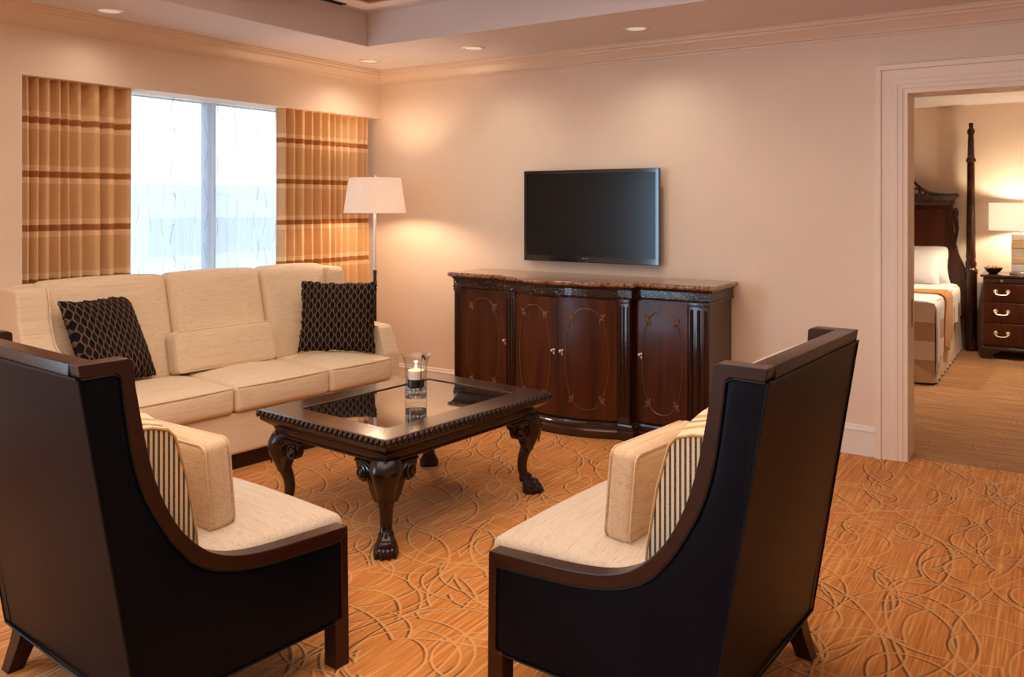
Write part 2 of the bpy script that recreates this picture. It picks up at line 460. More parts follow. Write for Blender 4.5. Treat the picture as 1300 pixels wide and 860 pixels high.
def m_duvet():
    b = NT('plaid_duvet'); x, y, z = b.sep()
    # woven tan blocks on white near the foot end
    fx = b.math('GREATER_THAN', b.math('FRACT', b.math('DIVIDE', b.math('ADD', z, 10.0), .30)), .5)
    fy = b.math('GREATER_THAN', b.math('FRACT', b.math('DIVIDE', b.math('ADD', y, 10.0), .44)), .5)
    f = b.math('MULTIPLY', b.math('MULTIPLY', fx, fy), b.math('LESS_THAN', z, .66))
    c = b.mix(b.math('MULTIPLY', f, .85), lin(236, 230, 226), lin(190, 160, 128))
    return b.fin(b.bsdf(c, .85, b.bump(b.noise(b.co(), 90, 2), .15, .004)))
M['duvet'] = m_duvet()

# ------------------------------------------------------------------ room shell
BW = 5.222; WX = -4.71; CZ = 2.52
FY = -3.2; RX = 2.4               # rear and right limits of the room
DX0, DX1, DZ = -.775, .50, 2.09   # doorway
BT = .22                          # back wall thickness
W1 = (2.385, BW, 2.147)           # niche of the visible window: y0,y1,top
W2 = (-2.9, -.5, 2.147)            # second window of the same wall, behind the camera

struct(MB().box(WX - .5, RX + .2, FY - .2, BW + .10, -.12, 0).build('floor', M['carpet']))
struct(MB().box(-3.6, 2.6, BW + .10, 9.85, -.12, 0).build('floor_bedroom', M['carpet_bed']))
b = MB()
b.box(WX - .5, DX0, BW, BW + BT, 0, 3.0).box(DX1, RX + .2, BW, BW + BT, 0, 3.0).box(DX0, DX1, BW, BW + BT, DZ, 3.0)
struct(b.build('wall_back', M['wall']))
b = MB()
for y0, y1 in ((FY - .2, W2[0]), (W2[1], W1[0])): b.box(WX - .34, WX, y0, y1, 0, 3.0)
for w in (W1, W2): b.box(WX - .34, WX, w[0], w[1], w[2], 3.0)
struct(b.build('wall_left', M['wall']))
struct(MB().box(RX, RX + .2, FY - .2, BW, 0, 3.0).build('wall_right', M['wall']))
struct(MB().box(WX - .34, RX, FY - .2, FY, 0, 3.0).build('wall_front', M['wall']))
# bedroom shell
struct(MB().box(-3.6, 2.6, 9.65, 9.85, 0, 2.7).build('wall_bedroom_back', M['wall']))
struct(MB().box(-3.8, -3.6, BW + BT, 9.85, 0, 2.7).build('wall_bedroom_left', M['wall']))
struct(MB().box(2.6, 2.8, BW + BT, 9.85, 0, 2.7).build('wall_bedroom_right', M['wall']))
struct(MB().box(-3.6, 2.6, BW + BT, 9.65, 2.44, 2.6).build('ceiling_bedroom', M['ceiling']))
# ceiling with tray
TX0, TX1, TY0, TY1, TZ = -3.995, 1.55, -2.4, 4.305, 2.745
b = MB()
b.box(WX - .34, TX0, FY - .2, BW, CZ, CZ + .5).box(TX1, RX + .2, FY - .2, BW, CZ, CZ + .5)
b.box(TX0, TX1, TY1, BW, CZ, CZ + .5).box(TX0, TX1, FY - .2, TY0, CZ, CZ + .5)
IB = .215
b.box(TX0, TX0 + IB, TY0, TY1, TZ, TZ + .25).box(TX1 - IB, TX1, TY0, TY1, TZ, TZ + .25)
b.box(TX0 + IB, TX1 - IB, TY1 - IB, TY1, TZ, TZ + .25).box(TX0 + IB, TX1 - IB, TY0, TY0 + IB, TZ, TZ + .25)
b.box(TX0, TX1, TY0, TY1, TZ + .12, TZ + .3)
struct(b.build('ceiling', M['ceiling'], bevel=.004))
# brown-toned inner bead of the tray
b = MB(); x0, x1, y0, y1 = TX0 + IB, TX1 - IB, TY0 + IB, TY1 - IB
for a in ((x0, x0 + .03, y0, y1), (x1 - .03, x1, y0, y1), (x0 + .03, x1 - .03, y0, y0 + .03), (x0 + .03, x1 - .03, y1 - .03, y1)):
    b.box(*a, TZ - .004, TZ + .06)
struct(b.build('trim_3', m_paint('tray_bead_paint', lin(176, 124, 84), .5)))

def sweep(profile, path, closed=False):
    """profile [(out, z)], path [(x,y,nx,ny)] mitred offsets"""
    return [[(x + nx * o, y + ny * o, z) for (o, z) in profile] for (x, y, nx, ny) in path]
# crown moulding (window wall, back wall and the rest of the room)
cp = [(0, 2.408), (.012, 2.408), (.014, 2.420), (.026, 2.424), (.030, 2.436), (.040, 2.450), (.056, 2.470), (.070, 2.480), (.072, 2.490), (.088, 2.496), (.092, 2.510), (.100, 2.512), (.100, CZ + .003), (0, CZ + .003)]
path = [(WX, FY, 1, 1), (WX, BW, 1, -1), (RX, BW, -1, -1), (RX, FY, -1, 1), (WX, FY, 1, 1)]
struct(MB().loft(sweep(cp, path), cap=False).build('trim_1', m_paint('crown_paint', lin(226, 202, 180), .4, .01)))
# baseboards
bp = [(0, 0), (.018, 0), (.018, .135), (.022, .140), (.022, .150), (.014, .156), (.012, .168), (0, .172)]
struct(MB().loft(sweep(bp, [(WX, BW, 0, -1), (DX0 - .147, BW, 0, -1)])).build('baseboard_back', M['white_trim']))
struct(MB().loft(sweep(bp, [(DX1 + .147, BW, 0, -1), (RX, BW, 0, -1)])).build('baseboard_right', M['white_trim']))
# door casing, three mitred sides with a stepped profile: (distance from opening, protrusion)
pr = [(0, 0), (0, .014), (.007, .016), (.009, .020), (.030, .022), (.034, .026), (.058, .028), (.061, .024), (.112, .030), (.116, .026), (.118, .040), (.144, .042), (.148, .036), (.148, 0)]
rings = []
for (x, z, sx, sz) in ((DX0, 0, -1, 0), (DX0, DZ, -1, 1), (DX1, DZ, 1, 1), (DX1, 0, 1, 0)):
    rings.append([(x + sx * d, BW - p, z + sz * d) for d, p in pr])
struct(MB().loft(rings).build('trim_2', M['trim']))
dj = struct(MB().box(DX0 - .001, DX0 + .018, BW - .012, BW + BT + .01, 0, DZ).box(DX1 - .018, DX1, BW - .012, BW + BT + .01, 0, DZ).box(DX0 + .018, DX1 - .018, BW - .012, BW + BT + .01, DZ - .018, DZ + .001).build('door_1', M['trim']))
MB().box(DX0 + .0178, DX0 + .0195, BW + .13, BW + .165, .74, .90).build('strike_plate', M['bronze'], dj)

# ------------------------------------------------------------------ windows
def window(idx, y0, y1, z0, z1, mull, X=WX - .30):
    b = MB(); w = .05
    b.box(X - .04, X + .03, y0, y0 + w, z0, z1).box(X - .04, X + .03, y1 - w, y1, z0, z1)
    b.box(X - .04, X + .03, y0 + w, y1 - w, z0, z0 + w).box(X - .04, X + .03, y0 + w, y1 - w, z1 - w, z1)
    for m in mull: b.box(X - .04, X + .03, m - .034, m + .034, z0 + w, z1 - w)
    fr = struct(b.build('window_%d' % idx, plain('window_frame_metal_%d' % idx, (.22, .36, .62), .4)))
    ed = [y0 + w] + [q for m in mull for q in (m - .034, m + .034)] + [y1 - w]
    for a, c in zip(ed[::2], ed[1::2]):
        p = MB().box(X - .006, X, a, c, z0 + w, z1 - w).build('window_pane', M['pane'], fr)
    return fr
window(1, W1[0], 4.80, .04, W1[2] + .05, (3.80,))
struct(MB().box(WX - .34, WX - .27, 4.80, BW, 0, 2.26).build('wall_left_return', M['wall']))
window(2, W2[0], W2[1], .04, W2[2] + .05, (-1.7,), WX - .13)
b = MB()
for w in (W1,):
    b.box(WX - .36, WX - .30, w[0], w[1], 0, .04)
b.box(WX - .34, WX - .10, W2[0], W2[1], 0, .04)
struct(b.build('window_sill', M['white_trim']))

# buildings far outside, seen faintly through the sheer
def tower(name, label, x, y, w, d, ztop, zbot=-14):
    t = thing(name, label, 'building', (x, y, zbot))
    MB().box(-d / 2, d / 2, -w / 2, w / 2, 0, ztop - zbot).build('wall', M['concrete'], t)
    for fl in range(4):
        z1 = ztop - zbot - 1.2 - fl * 3.4
        bb = MB()
        bb.box(d / 2 - .05, d / 2 + .06, -w / 2 + .6, w / 2 - .6, z1 - 1.7, z1)
        bb.build('window_band', M['dark_glass'], t)
    MB().box(-d / 2 - .1, d / 2 + .1, -w / 2 - .1, w / 2 + .1, ztop - zbot, ztop - zbot + .4).build('parapet', M['concrete'], t)
tower('building', 'pale blue office building seen through the sheer, taller one beside the mullion', -40, 29.8, 14, 10, 1.95)
tower('building', 'lower pale building seen through the left half of the sheer', -62, 28.0, 17, 10, .5)
tower('building', 'lower pale building seen through the right half of the sheer beside the banded curtain', -40, 43, 12, 10, 1.2)

# ------------------------------------------------------------------ curtains
def curtain(name, y0, y1, x, z0, z1, folds, amp, mat, th=.003, seed=0, ny=220, nz=14):
    """pleated cloth: flat faces between narrow deep folds of uneven width"""
    rnd = random.Random(seed)
    wd = [rnd.uniform(.55, 1.5) for _ in range(folds)]; tot = sum(wd)
    ed = [0]
    for q in wd: ed.append(ed[-1] + q / tot)
    dep = [rnd.uniform(.7, 1.0) for _ in range(folds)]; sk = [rnd.uniform(.30, .70) for _ in range(folds)]
    def fn(u, v):
        i = 0
        while i < folds - 1 and u > ed[i + 1]: i += 1
        t = (u - ed[i]) / (ed[i + 1] - ed[i]); k = sk[i]
        w = t / k if t < k else (1 - t) / (1 - k)          # 0 at the pleat, 1 at the crest
        w = .5 - .5 * math.cos(PI * min(1, w * 1.25))
        d = amp * dep[i] * (w * 2 - 1) * (.85 + .15 * v)
        yy = y0 + (y1 - y0) * u + .10 * (y1 - y0) / folds * math.sin(2 * PI * t) + .004 * math.sin(v * 5 + i)
        return (x + d, yy, z1 + (z0 - z1) * v)
    return MB().sheet(fn, ny, nz, th).build(name, mat)
cl = curtain('curtain', 2.405, 3.085, WX - .085, .015, 2.20, 9, .050, M['curtain'], seed=4)
tag(cl, 'tan banded drape hanging over the end of the window away from the floor lamp', 'curtain', 'banded drapes')
cr = curtain('curtain', 4.235, 5.175, WX - .085, .015, 2.20, 12, .046, M['curtain'], seed=11)
tag(cr, 'tan banded drape hanging behind the floor lamp in the room corner', 'curtain', 'banded drapes')
sh = curtain('sheer_curtain', 2.75, 4.60, WX - .19, .015, 2.20, 20, .018, M['sheer'], th=0, seed=5, ny=300)
tag(sh, 'white sheer curtain with dotted wavy lines across the bright window', 'curtain')
for nm, x, y0, y1, lab in (('curtain_track', WX - .085, W1[0] + .01, W1[1] - .01, 'slim white track above the banded drapes'), ('curtain_track', WX - .19, W1[0] + .01, W1[1] - .01, 'slim white track above the sheer curtain')):
    tag(MB().bbox(x - .012, x + .012, y0, y1, 2.20, 2.225, .003).build(nm, M['white_trim']), lab, 'curtain track')
struct(MB().box(WX - .34, WX - .01, W1[0], W1[1], 2.225, 2.26).build('trim_4', M['wall']))

# ------------------------------------------------------------------ sofa
SO = thing('sofa', 'long beige chenille three seat sofa in front of the window', 'sofa', (-3.715, 3.28, 0), math.radians(-95.66))
# local: x = sitter's right, y = forward (0 at the cushion fronts)
HW = 1.03
def puff(kz, ky=0, front=0):
    def f(x, y, z, hx, hy, hz):
        q = (1 - (x / hx) ** 2) * (1 - (y / hy) ** 2)
        t = (1 - (x / hx) ** 2) * (1 - (z / hz) ** 2)
        return (x, y + (ky * t if y > 0 else 0), z + (kz * q if z > 0 else 0))
    return f
MB().rbox((.06, -.43, .205), (2.08, .80, .23), .02, 3, 6).build('base', M['sofa'], SO)
MB().bbox(-.94, 1.06, -.80, -.07, .0, .095, .005).build('plinth', M['chair_wood'], SO)
for (x0, x1) in ((-.872, -.37), (-.37, .27), (.27, .962)):
    o = MB().rbox(((x0 + x1) / 2, -.285, .395), (x1 - x0 - .006, .57, .145), .028, 4, 12, puff(.035, .012)).build('seat_cushion', M['sofa'], SO)
    # welt piping along the top and bottom front edges
    p = []
    for k in range(21):
        u = -1 + 2 * k / 20
        p.append(((x0 + x1) / 2 + u * (x1 - x0 - .03) / 2, -.006 + .012 * (1 - u * u), .459))
    MB().tube(p, .0045, 6).build('welt', M['sofa'], o)
# tight back in three sections
def backsec(x0, x1, cl=0, crr=0):
    def fn(x, y, z, hx, hy, hz):
        t = (z + hz) / (2 * hz)
        lean = -.15 * t
        cush = .030 * (1 - (x / hx) ** 4) * (1 - (2 * t - 1) ** 4) if y > 0 else 0
        top = .010 * (1 - (x / hx) ** 2) * t
        return (x, y + lean + cush, z + top)
    return MB().rbox(((x0 + x1) / 2, -.625, .735), (x1 - x0 - .004, .13, .60), .045, 4, 12, fn)
for (x0, x1) in ((-.90, -.37), (-.37, .27), (.27, .985)):
    backsec(x0, x1).build('back_cushion', M['sofa'], SO)
def bk(x, y, z, hx, hy, hz):
    t = (z + hz) / (2 * hz); return (x, y - .10 * t, z)
MB().rbox((.06, -.745, .57), (2.04, .12, .90), .03, 3, 8, bk).build('back_frame', M['sofa'], SO)
arm = [(-.845, .095), (-.875, .99), (-.86, 1.012), (-.66, 1.012), (-.635, .995), (-.622, .93), (-.608, .85), (-.585, .78), (-.545, .72), (-.48, .682), (-.38, .664), (-.22, .655), (-.155, .650), (-.138, .636), (-.070, .475), (-.062, .095)]
for sg, xo, xi in ((1, 1.12, .965), (-1, -1.0, -.875)):
    rings = [[(x, y, z) for (y, z) in arm] for x in (xo, xi)]
    o = MB().loft(rings).build('arm', M['sofa'], SO, bevel=.016, bseg=3)
    pp = catmull([(xi, y, z) for (y, z) in arm[3:15]], 3)
    MB().tube(pp, .0045, 6).build('welt', M['sofa'], o)

# ------------------------------------------------------------------ cushions
def pillow_mesh(w, h, t, n=26, ruche=.0, seed=1, pinch=.06):
    """lies in local XZ, thickness along Y, base at z=0"""
    rnd = random.Random(seed); wob = [rnd.uniform(-1, 1) for _ in range(200)]
    b = MB()
    def fn(sgn):
        def f(u, v):
            a, c = 2 * u - 1, 2 * v - 1
            th = t / 2 * max(0, (1 - abs(a) ** 3.2) * (1 - abs(c) ** 3.2)) ** .55
            x = w / 2 * a * (1 - pinch * (1 - c * c) * a * a)
            z = h / 2 * c * (1 - pinch * (1 - a * a) * c * c)
            e = max(abs(a), abs(c))
            if ruche and e > .8:
                k = int((u * 37 + v * 53) * 3) % 200
                x += ruche * wob[k] * (e - .8) * 5; z += ruche * wob[(k + 77) % 200] * (e - .8) * 5
            return (x, sgn * th, z + h / 2)
        return f
    b.sheet(fn(1), n, n); b.sheet(fn(-1), n, n)
    return b
def place(o, loc, rz, tilt, roll=0):
    o.rotation_euler = (Matrix.Rotation(rz, 3, 'Z') @ Matrix.Rotation(tilt, 3, 'X') @ Matrix.Rotation(roll, 3, 'Y')).to_euler()
    o.location = loc
pr_ = pillow_mesh(.49, .46, .14, 34, .006, 3).build('throw_pillow', M['ogee'], weld=True)
place(pr_, (-3.925, 3.945, .497), math.radians(41), math.radians(-12), math.radians(1.5))
tag(pr_, 'dark ogee patterned square pillow at the sofa end beside the floor lamp', 'pillow', 'dark patterned pillows on the sofa')
pl_ = pillow_mesh(.47, .50, .15, 34, .006, 8).build('throw_pillow', M['ogee'], weld=True)
place(pl_, (-4.215, 2.665, .490), math.radians(103), math.radians(-25), math.radians(0))
tag(pl_, 'dark ogee patterned square pillow leaning on the sofa back near the armchair', 'pillow', 'dark patterned pillows on the sofa')
def soft(kx, ky, kz):
    def f(x, y, z, hx, hy, hz):
        a = (1 - (y / hy) ** 2) * (1 - (z / hz) ** 2); c = (1 - (x / hx) ** 2) * (1 - (z / hz) ** 2); d = (1 - (x / hx) ** 2) * (1 - (y / hy) ** 2)
        return (x + math.copysign(kx * a, x), y + math.copysign(ky * c, y), z + (kz * d if z > 0 else 0))
    return f
def welts(hx, hy, z0, z1, parent, mat, r=.004):
    for y in (-hy, hy):
        p = []
        for (a, c) in ((-1, 0), (1, 0), (1, 1), (-1, 1)):
            pass
        ring = []
        rr = .028
        for (cx, cz, a0) in ((hx - rr, z1 - rr, 0), (-hx + rr, z1 - rr, 90), (-hx + rr, z0 + rr, 180), (hx - rr, z0 + rr, 270)):
            for k in range(5):
                a = math.radians(a0 + 22.5 * k); ring.append((cx + rr * math.cos(a), y, cz + rr * math.sin(a)))
        MB().tube(ring, r, 6, closed=True).build('welt', mat, parent)
ls = MB().rbox((0, 0, .120), (.66, .105, .240), .026, 4, 10, soft(.006, .016, .006)).build('lumbar_pillow', M['sofa'])
place(ls, (-4.215, 3.315, .478), math.radians(-95.66), math.radians(-10))
ls.rotation_euler = (Matrix.Rotation(math.radians(-95.66), 3, 'Z') @ Matrix.Rotation(math.radians(12), 3, 'X')).to_euler()
welts(.325, .046, .004, .236, ls, M['sofa'])
tag(ls, 'long beige box pillow resting on the middle sofa cushion', 'pillow')

# ------------------------------------------------------------------ armchairs
def hw(z): return .4075 - .015 * min(max((z - .143) / .917, -.2), 1)
def c2(pl, k=3): return [(p.x, p.y) for p in catmull([Vector((a, b_, 0)) for a, b_ in pl], k)]
OUT = [(-.206, 1.06), (-.15, 1.06), (-.10, 1.06)] + c2([(-.068, 1.06), (-.064, 1.0), (-.054, .938), (-.040, .857), (-.022, .775), (-.001, .706), (.028, .640), (.056, .592), (.083, .558), (.110, .530), (.143, .503), (.185, .481), (.235, .464), (.30, .452), (.37, .445), (.455, .440), (.55, .435), (.625, .431)])
INN = [(-.201, 1.027), (-.15, 1.027), (-.112, 1.027)] + c2([(-.100, 1.024), (-.094, .965), (-.085, .895), (-.072, .811), (-.054, .741), (-.032, .682), (-.003, .626), (.030, .570), (.064, .525), (.100, .486), (.147, .456), (.198, .435), (.255, .421), (.33, .409), (.413, .403), (.50, .398), (.597, .393)])
def make_chair():
    t = thing('armchair', 'x', 'armchair')
    wood = M['chair_wood']; TH = .052
    # swept wooden edge of each side with its front leg, plus top rail
    o2 = resample([(a, c, 0) for a, c in OUT[2:]], 60); i2 = resample([(a, c, 0) for a, c in INN[2:]], 60)
    for sg, nm in ((1, 'side_frame'), (-1, 'side_frame')):
        rings = []
        so = [(p.x, p.y) for p in o2]; si = [(p.x, p.y) for p in i2]
        so = OUT[:2] + so; si = INN[:2] + si
        for (a, b_) in zip(so, si):
            xo = hw(a[1]); xb = hw(b_[1])
            rings.append([(sg * (xo + .003), a[0], a[1]), (sg * (xb + .003), b_[0], b_[1]), (sg * (xb - TH), b_[0], b_[1]), (sg * (xo - TH), a[0], a[1])])
        MB().loft(rings).build(nm, wood, t, bevel=.003)
        # front leg
        z1, z0 = .431, 0
        leg = MB()
        poly = [(.570, 0), (.625, 0), (.625, .4305), (.597, .393), (.597, .150), (.570, .150)]
        leg.loft([[(sg * (hw(z) + .003), y, z) for y, z in poly], [(sg * (hw(z) - TH), y, z) for y, z in poly]])
        leg.build('leg', wood, t, bevel=.003)
        # rear leg, splayed backwards
        r = []
        for (z, yc, xc, s) in ((.16, -.005, .362, .034), (.08, -.025, .372, .029), (0, -.052, .382, .024)):
            r.append([(sg * xc + a * s, yc + c * s, z) for a, c in ((-1, -1), (1, -1), (1, 1), (-1, 1))])
        MB().loft(r).build('leg', wood, t, bevel=.002)
        # leather side panel, slightly padded, inside the wooden edge
        inn = [(p.x, p.y) for p in i2]
        bot = resample([(-.201, 1.026, 0), (-.062, .143, 0), (.568, .143, 0), (.572, .150, 0), (.5965, .152, 0), (.5965, .385, 0)], 60)
        side = MB(); N = len(inn)
        top_ = resample([(-.198, 1.026, 0)] + [(a, c, 0) for a, c in inn], N)
        def ln(k, v):
            a = top_[k]; c = bot[k] if k < len(bot) else bot[-1]
            return a.lerp(c, v)
        P = []
        nv = 10
        for k in range(N):
            row = []
            for j in range(nv + 1):
                q = ln(k, j / nv); e = max(0, math.sin(PI * j / nv)) ** .5 * max(0, math.sin(PI * min(1, max(0, k / (N - 1))))) ** .3
                row.append((sg * (hw(q.y) - .004 + .005 * e), q.x, q.y))
            P.append(row)
        V = [p for r_ in P for p in r_] + [(sg * (hw(p[2]) - .040), p[1], p[2]) for r_ in P for p in r_]
        o = N * (nv + 1); w = nv + 1; F = []
        for i in range(N - 1):
            for j in range(nv):
                q = (i * w + j, (i + 1) * w + j, (i + 1) * w + j + 1, i * w + j + 1); F += [q, tuple(o + z for z in q[::-1])]
        edge = [i * w for i in range(N)] + [(N - 1) * w + j for j in range(1, w)] + [i * w + nv for i in range(N - 2, -1, -1)] + [j for j in range(nv - 1, 0, -1)]
        for a, c in zip(edge, edge[1:] + edge[:1]): F.append((a, c, o + c, o + a))
        side.add(V, F, True)
        sp = side.build('side_panel', M['leather'], t)
        # piping along the panel edges
        pts = [(sg * (hw(c) + .001), a - .001, c - .002) for a, c in [(p.x, p.y) for p in top_]]
        MB().tube(pts, .0026, 6).build('piping', M['piping'], sp)
        pts = [(sg * (hw(z) + .001), -.206 + .144 * (1.027 - z) / .884, z) for z in (1.026, .9, .75, .6, .45, .3, .145)]
        MB().tube(pts, .0026, 6).build('piping', M['piping'], sp)
        MB().tube([(sg * (hw(.143) + .001), -.06, .144), (sg * (hw(.143) + .001), .57, .144)], .0026, 6).build('piping', M['piping'], sp)
    # top rail
    MB().bbox(-.345, .345, -.2065, -.150, 1.027, 1.06, .003).build('top_rail', wood, t)
    # padded leather outside back
    def back(u, v):
        z = 1.027 + (.143 - 1.027) * v; x = (2 * u - 1) * (hw(z) - .001)
        y = -.204 + .144 * (1.027 - z) / .884
        return (x, y - .006 * math.sin(PI * u) * math.sin(PI * v), z)
    bp_ = MB().sheet(back, 24, 24, -.05).build('back_panel', M['leather'], t)
    MB().tube([(-.39, -.207, 1.0255), (0, -.210, 1.0255), (.39, -.207, 1.0255)], .0035, 6).build('piping', M['piping'], bp_)
    MB().tube([(-.405, -.063, .145), (0, -.068, .145), (.405, -.063, .145)], .0042, 6).build('piping', M['piping'], bp_)
    # inside back and wings in chenille
    def ib(u, v):
        z = 1.02 + (.40 - 1.02) * v; x = (2 * u - 1) * .337
        return (x, -.125 + .135 * (1.02 - z) / .62 + .012 * math.sin(PI * u), z)
    MB().sheet(ib, 12, 10, -.035).build('inside_back', M['seat'], t)
    MB().bbox(-.35, .35, -.05, .600, .16, .375, .01).build('seat_deck', M['leather'], t)
    MB().bbox(-.352, .352, .575, .612, .155, .392, .006).build('front_rail', M['leather'], t)
    def seatf(x, y, z, hx, hy, hz):
        q = (1 - (x / hx) ** 2) * (1 - (y / hy) ** 2)
        return (x, y, z + (.045 * max(0, q) ** .8 if z > 0 else 0))
    MB().rbox((0, .335, .412), (.684, .668, .066), .030, 4, 14, seatf).build('seat_cushion', M['seat'], t)
    # loose back cushion: broad striped fabric with a thin-striped gusset at each end
    prof = [(.155, .445), (.148, .53), (.118, .70), (.084, .815), (.064, .838), (.020, .852), (-.045, .858), (-.058, .83), (-.020, .60), (.010, .445)]
    rings = []
    for k in range(17):
        a = -1 + 2 * k / 16; bul = 1 - a * a
        rings.append([(a * .325, y + (.022 * bul if i < 5 else 0), z + (.030 * bul if 3 <= i <= 7 else 0)) for i, (y, z) in enumerate(prof)])
    bc = MB().loft(rings, cap=False, smooth=True).build('back_cushion', M['wide_stripe'], t)
    for sg in (1, -1):
        g = MB().loft([[(sg * .324, y, z) for y, z in prof], [(sg * .327, y, z) for y, z in prof]])
        g.build('gusset', M['gusset'], bc)
        MB().tube([(sg * .326, y, z) for y, z in prof], .0045, 6, closed=True).build('welt', M['wide_stripe'], bc)
    return t
A1 = make_chair(); A1.location = (-2.369, 1.382, 0); A1.rotation_euler = (0, 0, math.radians(-5.32))
A2 = copy_tree(A1); A2.location = (-.776, 2.418, 0); A2.rotation_euler = (0, 0, math.radians(86.59))
tag(A1, 'dark leather armchair with wooden edge facing the sideboard, nearest the sofa', 'armchair', 'matching dark leather armchairs')
tag(A2, 'dark leather armchair with wooden edge facing the sofa, near the bedroom doorway', 'armchair', 'matching dark leather armchairs')
def chair_pillow(ch, mirror, label):
    o = MB().rbox((0, 0, .138), (.43, .092, .275), .026, 4, 10, soft(.006, .012, .008)).build('lumbar_pillow', M['lumbar'])
    welts(.212, .042, .004, .270, o, M['lumbar'])
    Mx = Matrix.Translation(ch.location) @ Matrix.Rotation(ch.rotation_euler.z, 4, 'Z') @ Matrix.Translation((.0 * mirror, .292, .467)) @ Matrix.Rotation(math.radians(4 * mirror), 4, 'Z') @ Matrix.Rotation(math.radians(5), 4, 'X')
    o.matrix_world = Mx
    return tag(o, label, 'pillow', 'box pillows on the armchairs')
chair_pillow(A1, 1, 'beige box pillow standing on the seat of the armchair nearest the sofa')
chair_pillow(A2, -1, 'beige box pillow standing on the seat of the armchair near the doorway')

# ------------------------------------------------------------------ coffee table
CT = thing('coffee_table', 'carved dark wood coffee table with smoked glass top and claw feet', 'coffee table', (-2.665, 3.176, 0), math.radians(-5.07))
TXh, TYh = .430, .572
def rect(o, z): return [(sx * (TXh - o), sy * (TYh - o), z) for sx, sy in ((-1, -1), (1, -1), (1, 1), (-1, 1))]
RW = .143
b = MB()
rings = [rect(RW, .478), rect(RW, .4985), rect(RW - .004, .500), rect(.012, .500), rect(.004, .497), rect(.004, .468), rect(.02, .466)]
b.loft(rings, cap=False)
b.loft([rect(RW, .478), rect(.02, .466)], cap=False)
b.build('tabletop', M['table_top'], CT)
MB().box(-TXh + RW + .0005, TXh - RW - .0005, -TYh + RW + .0005, TYh - RW - .0005, .485, .4945).build('glass_panel', M['smoked'], CT)
# gadroon edge: a row of slanting lobes
g = MB()
def lobes(p0, p1, nx, ny):
    p0 = Vector(p0); p1 = Vector(p1); d = (p1 - p0); L = d.length; n = int(L / .031); t = d / L
    for k in range(n):
        c = p0 + t * ((k + .5) * L / n)
        R = Matrix.Rotation(math.atan2(t.y, t.x), 3, 'Z') @ Matrix.Rotation(math.radians(26), 3, 'Y')
        g.ell((c.x + nx * .001, c.y + ny * .001, .4825), (.0135, .0095, .0165), 8, R)
lobes((-TXh, -TYh, 0), (TXh, -TYh, 0), 0, -1); lobes((TXh, -TYh, 0), (TXh, TYh, 0), 1, 0)
lobes((TXh, TYh, 0), (-TXh, TYh, 0), 0, 1); lobes((-TXh, TYh, 0), (-TXh, -TYh, 0), -1, 0)
g.build('gadroon_edge', M['table_wood'], CT)
ap = [(.012, .468), (.010, .455), (.016, .448), (.034, .436), (.050, .424), (.056, .418), (.056, .412), (.060, .408), (.060, .392), (.054, .389), (.054, .381), (.060, .378), (.075, .378)]
b = MB(); b.loft([rect(o, z) for o, z in ap], cap=False); b.loft([rect(.075, .378), rect(.075, .466)], cap=False)
apr = b.build('apron', M['table_wood'], CT)
dn = MB()
for sx, sy, L in ((0, -1, TXh - .06), (0, 1, TXh - .06), (-1, 0, TYh - .06), (1, 0, TYh - .06)):
    n = int(2 * L / .014)
    for k in range(n):
        q = -L + 2 * L * (k + .5) / n
        if sx: dn.box(sx * (TXh - .0555) - .002, sx * (TXh - .0555) + .002, q - .0045, q + .0045, .3815, .3885)
        else: dn.box(q - .0045, q + .0045, sy * (TYh - .0555) - .002, sy * (TYh - .0555) + .002, .3815, .3885)
dn.build('beading', M['table_wood'], apr)
